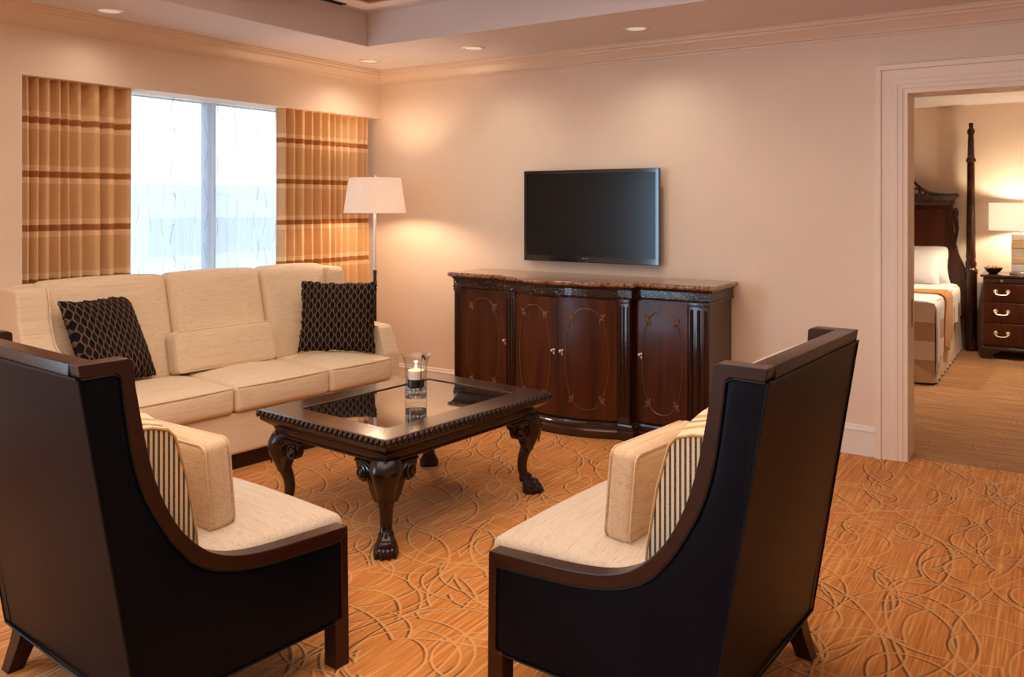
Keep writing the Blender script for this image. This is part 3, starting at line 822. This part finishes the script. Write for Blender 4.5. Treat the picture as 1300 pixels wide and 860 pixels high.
def table_leg(sx, sy):
    """cabriole: knee pushed out along the diagonal, slim ankle, paw foot"""
    b = MB(); D = Vector((sx, sy, 0)).normalized(); Tn = Vector((-D.y, D.x, 0))
    base = Vector((sx * (TXh - .098), sy * (TYh - .098), 0))
    st = [(.395, .000, .062, .062), (.375, .012, .068, .060), (.345, .026, .066, .054), (.31, .030, .056, .046), (.27, .022, .046, .038), (.22, .006, .037, .031), (.17, -.008, .030, .026), (.12, -.010, .0265, .024), (.085, -.002, .027, .025), (.06, .012, .038, .034), (.035, .024, .050, .042), (.012, .026, .053, .046), (0, .024, .050, .042)]
    P = catmull([(z, o, rt * 10) for z, o, rt, rd in st], 3); Q = catmull([(z, o, rd * 10) for z, o, rt, rd in st], 3)
    rings = []
    for p, q in zip(P, Q):
        z, o, rt, rd = p.x, p.y, p.z / 10, q.z / 10
        c = base + D * (o * 1.25) + Vector((0, 0, max(z, 0)))
        ring = []
        for k in range(16):
            a = 2 * PI * k / 16; ca, sa = math.cos(a), math.sin(a)
            pw = .8
            ring.append(c + D * (math.copysign(abs(ca) ** pw, ca) * rd) + Tn * (math.copysign(abs(sa) ** pw, sa) * rt))
        rings.append(ring)
    b.loft(rings, smooth=True)
    # toes of the paw with claws
    fc = base + D * .034
    for k in range(4):
        a = (k - 1.5) * .52
        d = D * math.cos(a) + Tn * math.sin(a)
        b.ell(fc + d * .036 + Vector((0, 0, .022)), (.021, .021, .022), 8)
        b.ell(fc + d * .056 + Vector((0, 0, .010)), (.009, .009, .0098), 6)
        b.ell(fc + d * .022 + Vector((0, 0, .046)), (.018, .018, .020), 8)
    # fur ruff above the paw
    for k in range(9):
        a = 2 * PI * k / 9; d = D * math.cos(a) + Tn * math.sin(a)
        b.ell(base + D * .004 + d * .026 + Vector((0, 0, .072)), (.008, .008, .02), 6)
    leg = b.build('leg', M['table_wood'], CT)
    # carved knee: solid scroll brackets along both aprons and an acanthus leaf down the middle
    k_ = MB()
    out = [(0, .379), (.178, .379), (.188, .372), (.176, .358), (.170, .338), (.164, .314), (.150, .295), (.130, .287), (.112, .290), (.101, .300), (.096, .288), (.086, .262), (.074, .235), (.060, .215), (.034, .215), (0, .262)]
    for s2 in (1, -1):
        A = Vector((-sx, 0, 0)) if (s2 > 0) else Vector((0, -sy, 0))
        Nn = Vector((0, sy, 0)) if (s2 > 0) else Vector((sx, 0, 0))
        o = Vector((sx * (TXh - .062), sy * (TYh - .062), 0))
        def P3(a_, z_, n_):
            bul = .016 * max(0, 1 - a_ / .17) * max(0, min(1, (z_ - .2) / .1))
            return o + A * a_ + Nn * (n_ + (bul if n_ > 0 else 0)) + Vector((0, 0, z_))
        k_.loft([[P3(a_, z_, -.030) for a_, z_ in out], [P3(a_, z_, .006) for a_, z_ in out]])
        pts = []; rr = []
        for i in range(44):
            t = i / 43; ang = .9 + t * 3.6 * PI; r = .034 * (1 - .86 * t)
            pts.append(P3(.136 + r * math.cos(ang), .324 + r * math.sin(ang), .008 + .008 * t)); rr.append(.0072 * (1 - .45 * t))
        k_.tube(pts, rr, 7)
        k_.ell(P3(.136, .324, .008), (.014, .014, .014), 8)
        k_.tube([P3(.180, .372, .008), P3(.14, .368, .011), P3(.10, .362, .012), P3(.075, .345, .012), P3(.066, .318, .011), P3(.072, .292, .009)], [.005, .006, .0065, .006, .005, .003], 7)
        k_.tube([P3(.150, .374, .008), P3(.10, .373, .011), P3(.055, .360, .012), P3(.040, .330, .012), P3(.038, .29, .010), P3(.042, .25, .006)], [.003, .005, .0055, .005, .004, .002], 7)
        k_.tube([P3(.096, .345, .009), P3(.086, .325, .010), P3(.090, .300, .008)], [.004, .005, .003], 6)
    kc = base + D * .055
    k_.tube([base + D * .064 + Vector((0, 0, .376)), base + D * .078 + Vector((0, 0, .345)), base + D * .078 + Vector((0, 0, .30)), base + D * .070 + Vector((0, 0, .25))], [.008, .009, .007, .003], 7)
    k_.build('knee_carving', M['table_wood'], leg)
for sx in (1, -1):
    for sy in (1, -1): table_leg(sx, sy)

# candle and hurricane glass on the table
CX, CY, CTZ = -2.618, 3.159, .4950
H = thing('candle_holder', 'clear flared glass hurricane candle holder standing on the coffee table', 'candle holder', (CX, CY, CTZ))
gp = [(0, .0), (.050, .0), (.053, .004), (.0535, .03), (.0525, .10), (.053, .17), (.057, .200), (.066, .220), (.074, .229), (.0745, .2315), (.072, .232), (.064, .222), (.0545, .202), (.0500, .17), (.0495, .10), (.050, .036), (.046, .030), (0, .029)]
MB().lathe(gp, 40, cap=False).build('glass_body', M['clear'], H)
b = MB(); b.lathe([(.0495, .028), (.0495, .046), (.030, .050), (0, .050)], 28, cap=False)
for k in range(14):
    a = 2 * PI * k / 14; b.ell((.041 * math.cos(a), .041 * math.sin(a), .064), (.0075, .0075, .013), 8)
    b.ell((.042 * math.cos(a + .2), .042 * math.sin(a + .2), .038), (.006, .006, .008), 8)
b.build('glass_beads', M['glass'], H)
b = MB(); b.lathe([(.0, .078), (.039, .078), (.041, .082), (.041, .118), (.039, .118), (.039, .084), (0, .083)], 28, cap=False)
for k in range(3):
    a = 2 * PI * k / 3 + .4; b.ell((.028 * math.cos(a), .028 * math.sin(a), .074), (.005, .005, .006), 8)
cup = b.build('candle_cup', M['bronze'], H)
ha = math.radians(-20); d = Vector((math.cos(ha), math.sin(ha), 0)); d2 = Vector((-d.y, d.x, 0))
hook = [d * .040 + Vector((0, 0, .084)), d * .042 + Vector((0, 0, .072)), d * .047 + Vector((0, 0, .082)), d * .047 + Vector((0, 0, .14)), d * .048 + Vector((0, 0, .19)), d * .058 + Vector((0, 0, .222)), d * .070 + Vector((0, 0, .238)), d * .079 + Vector((0, 0, .237)), d * .080 + Vector((0, 0, .226))]
b = MB(); b.tube(catmull(hook, 5), .0024, 7); b.ell(d * .080 + Vector((0, 0, .224)), (.006, .006, .006), 8); b.ell(d * .062 + Vector((0, 0, .232)), (.007, .007, .007), 8)
b.build('hook', M['black'], H)
b = MB(); b.lathe([(0, 0), (.0375, 0), (.038, .004), (.038, .070), (.036, .074), (.012, .072), (0, .071)], 28, cap=False)
cd = b.build('candle', M['wax'], loc=(CX, CY, CTZ + .0845)); tag(cd, 'lit ivory pillar candle inside the hurricane glass', 'candle')
MB().tube([(0, 0, .071), (.001, 0, .082)], .0012, 6).build('wick', M['black'], cd)
fm = NT('candle_flame'); e = fm.n('ShaderNodeEmission'); e.inputs[0].default_value = (1, .72, .36, 1); e.inputs[1].default_value = 14; fm.fin(e.outputs[0])
MB().lathe([(0, .077), (.0035, .081), (.005, .087), (.003, .097), (0, .106)], 12, cap=False).build('flame', fm.m, cd)

# ------------------------------------------------------------------ sideboard
SB = thing('sideboard', 'dark mahogany bow front sideboard with marble top under the television', 'sideboard', (-2.70, 5.205, 0))
HWs = .945; CB = .465
def front(x):
    ax = abs(x)
    if ax > CB: return .39
    if ax > .375: return .46
    return .46 + .085 * (1 - (x / .375) ** 2)
def plan(o, z, bowk=1.0):
    P = [(-HWs - o, 0, z), (-HWs - o, -(.39 + o), z), (-CB - o, -(.39 + o), z), (-CB - o, -(.46 + o), z)]
    for k in range(17):
        x = -.375 + .75 * k / 16; P.append((x, -(front(x * .9999) + o), z))
    P += [(CB + o, -(.46 + o), z), (CB + o, -(.39 + o), z), (HWs + o, -(.39 + o), z), (HWs + o, 0, z)]
    return P
b = MB(); b.loft([plan(-.012, .09), plan(-.012, .87)]); b.build('carcass', M['ma_dark'], SB)
b = MB(); b.loft([plan(.022, 0), plan(.022, .045), plan(.016, .052), plan(.010, .058), plan(.014, .066), plan(.014, .078), plan(.006, .084), plan(.004, .095), plan(-.006, .104)]); b.build('plinth', M['ma_x'], SB)
fz = NT('carved_frieze')
v = fz.n('ShaderNodeTexVoronoi', feature='DISTANCE_TO_EDGE'); fz.set(v.inputs['Vector'], fz.map((38, 38, 60)))
v.inputs['Scale'].default_value = 1
cc = fz.mix(fz.ramp(v.outputs['Distance'], [(.02, 0.0), (.2, 1.0)]), (.012, .0035, .0018), (.04, .011, .005))
M['frieze'] = fz.fin(fz.bsdf(cc, .26, fz.bump(fz.ramp(v.outputs['Distance'], [(.03, 0.0), (.2, 1.0)]), .8, .006), Coat_Weight=.4, Coat_Roughness=.12))
b = MB(); b.loft([plan(-.012, .860), plan(.004, .864), plan(.006, .872), plan(.001, .876), plan(.001, .920), plan(.008, .926), plan(.012, .938), plan(-.012, .938)]); b.build('frieze', M['frieze'], SB)
b = MB(); b.loft([plan(.018, .937), plan(.028, .941), plan(.032, .950), plan(.030, .960), plan(.022, .966)]); b.build('marble_top', M['marble'], SB)
# fluted pilasters
def pilaster(x0, x1, yb):
    b = MB(); b.bbox(x0, x1, yb - .016, yb + .01, .105, .862, .003)
    n = 3
    for k in range(n):
        xc = x0 + (x1 - x0) * (k + .5) / n
        b.tube([(xc, yb - .016, .15), (xc, yb - .016, .82)], (x1 - x0) / n * .34, 8, flat=.6)
    b.bbox(x0 - .004, x1 + .004, yb - .022, yb + .01, .100, .135, .003).bbox(x0 - .004, x1 + .004, yb - .022, yb + .01, .838, .864, .003)
    b.build('pilaster', M['ma_dark'], SB)
pilaster(-.455, -.380, -.450); pilaster(.380, .455, -.450); pilaster(.805, .935, -.380); pilaster(-.935, -.875, -.380)
def door(x0, x1, knob_x, oc, ow):
    def y(x): return -(front(x) if abs(x) < .38 else .39) + .0
    def fn(u, v):
        x = x0 + (x1 - x0) * u; return (x, y(x) - .006, .112 + (.856 - .112) * v)
    d = MB().sheet(fn, 20, 4, -.018 if False else .018).build('door', M['ma_door'], SB)
    zc, hz = .484, .315
    pts = []
    for k in range(64):
        a = 2 * PI * k / 64
        ca, sa = math.cos(a), math.sin(a)
        z = zc + hz * math.copysign(abs(sa) ** .92, sa)
        x = oc + ow * math.copysign(abs(ca) ** .80, ca)
        pts.append((x, y(x) - .0085, z))
    MB().tube(pts, .0032, 6, closed=True).build('oval_moulding', M['gilt'], d)
    for sx in (1, -1):
        for sz in (1, -1):
            x = oc + sx * ow * .66; z = zc + sz * hz * .80
            lf = MB()
            for (dx, dz, l, an) in ((0, 0, .014, 0), (.012, .008, .018, 35), (.020, .020, .015, 62), (.006, .017, .014, 100), (-.004, -.015, .016, 80), (.015, -.005, .012, -20)):
                q = (x + sx * dx, 0, z + sz * dz); R = Matrix.Rotation(-math.radians(an) * sx * sz, 3, 'Y')
                lf.ell((q[0], y(q[0]) - .009, q[2]), (l, .005, .0068), 8, R)
            lf.build('leaf_ornament', M['gilt'], d)
    kb = MB()
    yk = y(knob_x) - .006
    kb.lathe([(.010, 0), (.010, .003), (.005, .006), (.0045, .014), (.0095, .019), (.0115, .025), (.009, .031), (0, .033)], 14, cap=False)
    kb.xform(Matrix.Translation((knob_x, yk, .525)) @ Matrix.Rotation(PI / 2, 4, 'X'))
    kb.ell((knob_x + .003, yk - .006, .505), (.008, .004, .011), 8)
    kb.build('knob', M['brass'], d)
door(-.872, -.475, -.500, -.685, .135)
door(-.372, -.0015, -.030, -.190, .135)
door(.0015, .372, .030, .190, .135)
door(.475, .800, .500, .640, .130)

# ------------------------------------------------------------------ television
TV = thing('television', 'wall mounted flat screen television with black screen above the sideboard', 'television', (-2.742, 5.212, 1.366))
tw, thh = .520, .318
b = MB(); b.loft([[(sx * (tw - o), -y, sz * (thh - o)) for sx, sz in ((-1, -1), (1, -1), (1, 1), (-1, 1))] for o, y in ((.06, .030), (.012, .045), (0, .052), (0, .072), (.004, .076), (.026, .076), (.028, .072))], cap=False)
b.loft([[(sx * (tw - .06), -.030, sz * (thh - .06)) for sx, sz in ((-1, -1), (1, -1), (1, 1), (-1, 1))], [(sx * (tw - .07), -.034, sz * (thh - .07)) for sx, sz in ((-1, -1), (1, -1), (1, 1), (-1, 1))]])
b.box(-tw + .004, tw - .004, -.074, -.060, -thh + .004, -thh + .040)
bz = b.build('bezel', M['bezel'], TV)
MB().box(-tw + .0275, tw - .0275, -.0725, -.055, -thh + .0395, thh - .0275).build('screen', M['screen'], TV)
MB().box(-.2, .2, -.032, .008, -.16, .16).build('wall_mount', M['black'], TV)
lg = MB(); yy = -.0745
lg.lathe([(0, 0), (.0085, 0), (.0085, .0012), (0, .0012)], 20, cap=False); lg.xform(Matrix.Translation((-.040, yy + .0004, -thh + .021)) @ Matrix.Rotation(PI / 2, 4, 'X'))
def bar(x0, x1, z0, z1): lg.box(x0, x1, yy - .0012, yy + .0004, -thh + z0, -thh + z1)
bar(-.026, -.0228, .0135, .0285); bar(-.026, -.017, .0135, .0165)
bar(-.014, -.0108, .0135, .0285); bar(-.014, -.003, .0255, .0285); bar(-.014, -.003, .0135, .0165); bar(-.0062, -.003, .0135, .0215); bar(-.009, -.003, .0195, .0220)
lg.build('logo', M['logo'], bz)

# ------------------------------------------------------------------ floor lamp
FL = thing('floor_lamp', 'chrome floor lamp with white drum shade in the corner behind the sofa', 'floor lamp', (-4.325, 4.743, 0))
MB().lathe([(0, 0), (.13, 0), (.132, .008), (.128, .018), (.05, .026), (.016, .034), (0, .036)], 32, cap=False).build('base', M['bronze'], FL)
MB().lathe([(.012, .03), (.012, .93), (.0145, .935), (.0145, .955), (.012, .958)], 16).build('stem', M['bronze'], FL)
MB().lathe([(.0115, .955), (.0115, 1.40), (.020, 1.402), (.022, 1.412), (.012, 1.418), (.008, 1.44), (.008, 1.50)], 20).build('pole', M['satin'], FL)
MB().lathe([(.231, 1.383), (.232, 1.383), (.193, 1.643), (.192, 1.643), (.1905, 1.6425), (.229, 1.384), (.231, 1.383)], 48, cap=False).build('shade', M['shade'], FL)
b = MB(); b.tube([(.004, 0, 1.50), (.004, 0, 1.636)], .003, 6); b.ell((.004, 0, 1.655), (.007, .007, .010), 8)
for k in range(3):
    a = 2 * PI * k / 3; b.tube([(0, 0, 1.636), (.191 * math.cos(a), .191 * math.sin(a), 1.634)], .002, 5)
b.build('finial', M['chrome'], FL)
bu = NT('warm_bulb'); e = bu.n('ShaderNodeEmission'); e.inputs[0].default_value = (1, .72, .42, 1); e.inputs[1].default_value = 6; bu.fin(e.outputs[0])
MB().ell((-.03, 0, 1.49), (.028, .028, .036), 14).build('bulb', bu.m, FL)

# ------------------------------------------------------------------ ceiling fittings
def downlight(x, y, label, first=[None]):
    if first[0] is None:
        t = thing('recessed_downlight', label, 'ceiling light', (x, y, CZ), 0, 'recessed ceiling downlights')
        MB().lathe([(.058, -.001), (.062, -.006), (.080, -.006), (.086, -.001), (.086, .004), (.058, .004)], 32, cap=False).build('trim_ring', M['pale_metal'], t)
        MB().lathe([(.0, -.0025), (.040, -.0030), (.059, -.0020)], 32, cap=False).build('lens', M['lens'], t)
        first[0] = t; return t
    t = copy_tree(first[0]); t.location = (x, y, CZ); t['label'] = label; return t
DL = [(-4.44, 2.72, 'round downlight in the ceiling above the window drape farthest from the floor lamp'), (-4.38, 4.742, 'round downlight in the ceiling at the corner above the floor lamp'), (-3.42, 4.735, 'round downlight in the ceiling between the room corner and the television'), (-2.205, 4.75, 'round downlight in the ceiling above the television')]
for q in DL: downlight(*q)
VN = thing('ceiling_vent', 'black slot air vent in the raised tray ceiling', 'air vent', (-3.935, 3.62, TZ))
MB().box(-.028, .028, -.40, .40, -.003, .006).build('frame', M['black'], VN)
for k in (-1, 0, 1): MB().box(k * .016 - .002, k * .016 + .002, -.39, .39, -.006, -.002).build('slat', M['black'], VN)

# ------------------------------------------------------------------ bedroom
BD = thing('bed', 'four post style bed with dark carved headboard seen through the doorway', 'bed', (-1.66, 9.60, 0))
PXh = .85
def post(x):
    prof = [(.0, 0), (.055, 0), (.06, .04), (.05, .06), (.055, .10), (.055, .75), (.06, .76), (.06, .80), (.045, .82), (.052, .86), (.040, .90), (.046, .92), (.042, 1.0), (.034, 1.86), (.046, 1.87), (.046, 1.89), (.032, 1.91), (.027, 2.10), (.024, 2.13), (.037, 2.16), (.030, 2.19), (.018, 2.20), (.022, 2.235), (.020, 2.25), (0, 2.255)]
    MB().lathe(prof, 14, (x, -.075, 0), cap=False).build('bed_post', M['ma_dark'], BD)
for sx in (1, -1): post(sx * PXh)
hb = MB()
# side-swept headboard panel with concave wings down to the posts
pts = [(-PXh, .30), (PXh, .30), (PXh, .76), (.80, .82), (.745, .95), (.71, 1.10), (.695, 1.25), (.69, 1.46), (-.69, 1.46), (-.695, 1.25), (-.71, 1.10), (-.745, .95), (-.80, .82), (-PXh, .76)]
hb.loft([[(x, -.045, z) for x, z in pts], [(x, -.085, z) for x, z in pts]])
h_ = hb.build('headboard', M['ma_dark'], BD)
MB().bbox(-.60, .60, -.094, -.08, .60, 1.40, .006).build('panel', M['ma_door'], h_)
b = MB(); b.loft([[(x, y, z) for x, y in ((-.70 - o, -.03), (-.70 - o, -.095 - o), (.70 + o, -.095 - o), (.70 + o, -.03))] for o, z in ((0, 1.44), (.006, 1.46), (.01, 1.49), (.03, 1.51), (.05, 1.53), (.052, 1.54))])
b.build('cornice', M['ma_dark'], h_)
for sx in (1, -1):
    sw = catmull([(sx * .74, 1.545, 0), (sx * .60, 1.545, 0), (sx * .50, 1.56, 0), (sx * .42, 1.60, 0), (sx * .34, 1.68, 0), (sx * .26, 1.78, 0), (sx * .16, 1.83, 0), (sx * .09, 1.79, 0)], 5)
    b = MB(); b.loft([[(p.x, -.05, p.y - .022), (p.x, -.13, p.y - .022), (p.x, -.15, p.y + .012), (p.x, -.05, p.y + .012)] for p in sw], smooth=False)
    for (cx, cz, r) in ((.42, 1.565, .026), (.36, 1.575, .032), (.28, 1.585, .040), (.27, 1.66, .03), (.18, 1.6, .045), (.19, 1.70, .04)):
        b.tube([(sx * cx + r * math.cos(2 * PI * k / 14), -.09, cz + r * math.sin(2 * PI * k / 14)) for k in range(14)], .008, 6, closed=True)
    b.build('pediment_scroll', M['ma_dark'], h_)
    b = MB(); b.ell((sx * .715, -.085, 1.36), (.030, .022, .055), 10); b.tube([(sx * .715, -.085, 1.33), (sx * .728, -.085, 1.2), (sx * .715, -.085, 1.08), (sx * .70, -.085, .98)], [.024, .018, .014, .006], 8)
    b.build('side_carving', M['ma_dark'], h_)
MB().rbox((0, -1.07, .28), (1.44, 1.92, .20), .04, 3, 4).build('box_spring', M['skirt'], BD)
MB().rbox((0, -1.07, .51), (1.50, 1.98, .28), .06, 4, 6).build('mattress', M['linen'], BD)
def skirt(u, v):
    L = 1.98; W = 1.50
    s = u * (2 * L + W)
    if s < L: x, y, nx, ny = W / 2, -.09 - s, 1, 0
    elif s < L + W: x, y, nx, ny = W / 2 - (s - L), -.09 - L, 0, -1
    else: x, y, nx, ny = -W / 2, -.09 - L + (s - L - W), -1, 0
    f = .012 * math.sin(s * 34) * v
    return (x + nx * (.002 + f + .018 * v), y + ny * (.002 + f + .018 * v), .40 - .385 * v)
MB().sheet(skirt, 220, 4, .004).build('bed_skirt', M['skirt'], BD)
def drape(y0, y1, off, dropfn, nu=60, nv=22, wob=.008):
    W = .765
    def fn(u, v):
        y = y0 + (y1 - y0) * v; dr = dropfn(v)
        L = W + dr + .0; s = (2 * u - 1) * L; a = abs(s); sg = 1 if s >= 0 else -1
        R = .05
        if a < W - R: x, z = a, .655
        else:
            t = a - (W - R); arc = R * PI / 2
            if t < arc: x, z = W - R + R * math.sin(t / R), .655 - R + R * math.cos(t / R)
            else: x, z = W + .012 * math.sin(y * 17) * min(1, (t - arc) * 4), .655 - R - (t - arc)
        z += wob * math.sin(y * 9 + x * 5)
        return (sg * (x + off), y, z + off)
    return fn
def ddrop(v): return .27 + .08 * v + (.20 * max(0, (v - .72) / .28) ** .8)
dv = MB().sheet(drape(-.34, -2.07, .004, ddrop), 64, 30, .012)
dv.build('duvet', M['duvet'], BD)
def foot(u, v):
    x = (2 * u - 1) * .765; return (x, -2.068 - .006 * math.sin(x * 14) * v - .012 * v, .655 - .48 * v - (.10 * max(0, abs(x) - .6) / .165) * v)
MB().sheet(foot, 40, 12, .012).build('duvet_foot', M['duvet'], BD)
tw_ = MB().sheet(drape(-1.10, -1.55, .020, lambda v: .40 + .06 * math.sin(v * 3)), 64, 14, .010).build('throw_blanket', M['throw'], loc=(-1.66, 9.60, 0))
tag(tw_, 'gold throw laid across the bed', 'blanket')
for (x, y, rz, til, lab, w, h) in ((-1.29, 9.36, 4, -26, 'white bed pillow leaning against the headboard behind another pillow', .64, .42), (-1.36, 9.19, -6, -34, 'white bed pillow at the front of the stack on the bed', .64, .41)):
    p = pillow_mesh(w, h, .20, 22, .0, 4, .11).build('bed_pillow', M['linen'], weld=True); place(p, (x, y, .655), math.radians(rz), math.radians(til))
    tag(p, lab, 'pillow', 'white pillows on the bed')
# nightstand
NS = thing('nightstand', 'dark wood three drawer nightstand beside the bed', 'nightstand', (-.32, 9.10, 0))
nw = .365
MB().bbox(-nw + .012, nw - .012, .012, .48, .10, .765, .004).build('carcass', M['ma_dark'], NS)
MB().bbox(-nw - .012, nw + .012, -.012, .49, .765, .787, .005).build('top', M['ma_x'], NS)
sl = MB().bbox(-nw + .02, nw - .02, -.004, .02, .712, .758, .003).build('pull_slide', M['ma_x'], NS)
for x in (-.20, .20): MB().ell((x, -.012, .735), (.012, .012, .012), 10).build('knob', M['brass'], sl)
for z0, z1 in ((.540, .702), (.345, .527), (.135, .332)):
    d = MB().bbox(-nw + .02, nw - .02, .002, .03, z0, z1, .004).build('drawer', M['ma_door'], NS)
    zc = (z0 + z1) / 2
    for x in (-.20, .20):
        b = MB()
        for dx in (-.05, .05): b.ell((x + dx, -.006, zc + .012), (.019, .006, .019), 10)
        b.tube(catmull([(x - .05, -.012, zc + .01), (x - .045, -.024, zc - .01), (x, -.028, zc - .018), (x + .045, -.024, zc - .01), (x + .05, -.012, zc + .01)], 4), .005, 6)
        b.build('handle', M['brass'], d)
    MB().ell((0, -.002, z1 - .04), (.016, .006, .022), 10).build('keyhole_plate', M['brass'], d)
b = MB(); b.loft([[(sx * (nw + o), y, z) for sx, y in ((-1, -o), (1, -o), (1, .48), (-1, .48))] for o, z in ((-.004, .118), (.012, .106), (.014, .092), (.006, .088))])
b.build('base_moulding', M['ma_x'], NS)
for sx in (1, -1):
    for y0 in (0, .40):
        b = MB(); pf = [(0, 0), (.085, 0), (.095, .02), (.105, .05), (.16, .075), (.165, .09), (0, .09)]
        b.loft([[(sx * (nw + .008 - a), y0 + .0, z) for a, z in pf], [(sx * (nw + .008 - a), y0 + .07, z) for a, z in pf]])
        b.build('bracket_foot', M['ma_x'], NS)
TL = thing('table_lamp', 'stacked glass block table lamp with white drum shade on the nightstand', 'table lamp', (-.372, 9.30, .787))
MB().bbox(-.095, .095, -.095, .095, 0, .028, .004).build('base', M['chrome'], TL)
for k in range(5): MB().bbox(-.078, .078, -.078, .078, .030 + .072 * k, .030 + .072 * k + .068, .006).build('glass_block', M['frosted'] if k % 2 == 0 else M['amber_block'], TL)
MB().lathe([(.012, .39), (.012, .45), (.006, .46), (.006, .66), (.01, .67), (0, .685)], 12).build('stem', M['chrome'], TL)
MB().lathe([(.268, .415), (.27, .415), (.27, .480), (.272, .481), (.272, .486), (.27, .487), (.268, .672), (.266, .672), (.266, .417), (.268, .415)], 40, cap=False).build('shade', M['shade'], TL)
BO = MB().lathe([(0, 0), (.035, 0), (.038, .006), (.060, .026), (.076, .050), (.079, .060), (.075, .060), (.058, .032), (.035, .014), (0, .012)], 28, cap=False).build('bowl', M['ceramic'], loc=(-.598, 9.24, .787))
tag(BO, 'small black bowl on the nightstand holding oranges', 'bowl')
for (x, y, lab) in ((-.034, -.010, 'small orange at the side of the black bowl nearest the bed'), (.034, -.008, 'small orange at the side of the black bowl nearest the table lamp'), (0, .030, 'small orange at the back of the black bowl')):
    o = MB().ell((0, 0, 0), (.029, .029, .027), 14).build('orange', M['orange'], loc=(-.598 + x, 9.24 + y, .787 + .052)); tag(o, lab, 'fruit', 'oranges in the black bowl')

# ------------------------------------------------------------------ lights
W = bpy.data.worlds.new('World'); S.world = W; W.use_nodes = True
bg = W.node_tree.nodes['Background']; bg.inputs[0].default_value = (.72, .87, 1.0, 1); bg.inputs[1].default_value = 2.2
def light(name, typ, loc, power, color, **kw):
    d = bpy.data.lights.new(name, typ); d.energy = power; d.color = color
    o = bpy.data.objects.new(name, d); COL.objects.link(o); o.location = loc
    rot = kw.pop('rot', None); aim = kw.pop('aim', None)
    for k, v in kw.items(): setattr(d, k, v)
    if rot: o.rotation_euler = rot
    if aim: o.rotation_euler = (Vector(aim) - Vector(loc)).to_track_quat('-Z', 'Y').to_euler()
    return o
WARM = (1.0, .72, .44); DAY = (.80, .90, 1.0)
for w in (W1, W2):
    p = light('daylight_portal', 'AREA', (WX - .36 if w is W1 else WX - .16, (w[0] + w[1]) / 2, 1.1), 1, (1, 1, 1), shape='RECTANGLE', size=2.15, size_y=w[1] - w[0], rot=(0, -PI / 2, 0))
    p.data.cycles.is_portal = True
# area lamp added in the unseen second window to stand for its daylight
light('window_daylight', 'AREA', (WX - .065, -1.7, 1.15), 165, (.44, .72, 1.0), shape='RECTANGLE', size=1.95, size_y=2.25, rot=(0, -PI / 2, 0))
# recessed ceiling lamps (the four in view and the rest of the rows)
spots = [(q[0], q[1]) for q in DL] + [(-4.38, .7), (-4.38, -1.3), (-2.4, -2.8), (-.6, -2.8), (1.2, -2.8)]
for (x, y) in spots:
    e_, c_ = (16, (1, .92, .74)) if y > 4 else ((6, (1, .84, .66)) if x < -4 else (2.5, WARM))
    light('downlight_lamp', 'SPOT', (x, y, CZ - .02), e_, c_, spot_size=math.radians(145), spot_blend=1.0, shadow_soft_size=.05)
# overhead area fill added in the tray, out of view
light('tray_fill', 'AREA', (-1.7, 1.5, TZ + .08), 92, (1, .80, .63), shape='RECTANGLE', size=2.8, size_y=3.6, spread=math.radians(168))
light('floor_lamp_bulb', 'POINT', (-4.325, 4.743, 1.47), 30, (1, .68, .44), shadow_soft_size=.05)
light('bedside_bulb', 'POINT', (-.372, 9.30, 1.33), 34, (1, .78, .54), shadow_soft_size=.05)
for (x, y, e_) in ((-.4, 8.0, 130), (-1.8, 7.6, 110), (.8, 6.6, 14)):
    light('bedroom_downlight', 'SPOT', (x, y, 2.42), e_, (1, .85, .66), spot_size=math.radians(130), spot_blend=.8, shadow_soft_size=.06)
light('candle_glow', 'POINT', (CX, CY, CTZ + .20), .35, (1, .6, .28), shadow_soft_size=.01)

# ------------------------------------------------------------------ camera
cam = bpy.data.cameras.new('camera'); co = bpy.data.objects.new('camera', cam); COL.objects.link(co)
co.location = (0, 0, 1.45)
yaw = PI / 2 - math.atan2(1650, 1080)
co.rotation_euler = (PI / 2, 0, yaw)
cam.sensor_width = 36; cam.lens = 36 * 1080 / 1300
cam.shift_y = -(430 - 259) / 1300
cam.clip_start = .05; cam.clip_end = 300
S.camera = co
S.view_settings.view_transform = 'Standard'; S.view_settings.look = 'None'
S.view_settings.exposure = 0; S.view_settings.gamma = 1; S.view_settings.use_curve_mapping = False
S.cycles.max_bounces = 8; S.cycles.diffuse_bounces = 5; S.cycles.glossy_bounces = 4; S.cycles.transparent_max_bounces = 12; S.cycles.transmission_bounces = 8
S.cycles.sample_clamp_indirect = 6; S.cycles.caustics_reflective = False; S.cycles.caustics_refractive = False
S.cycles.use_denoising = True
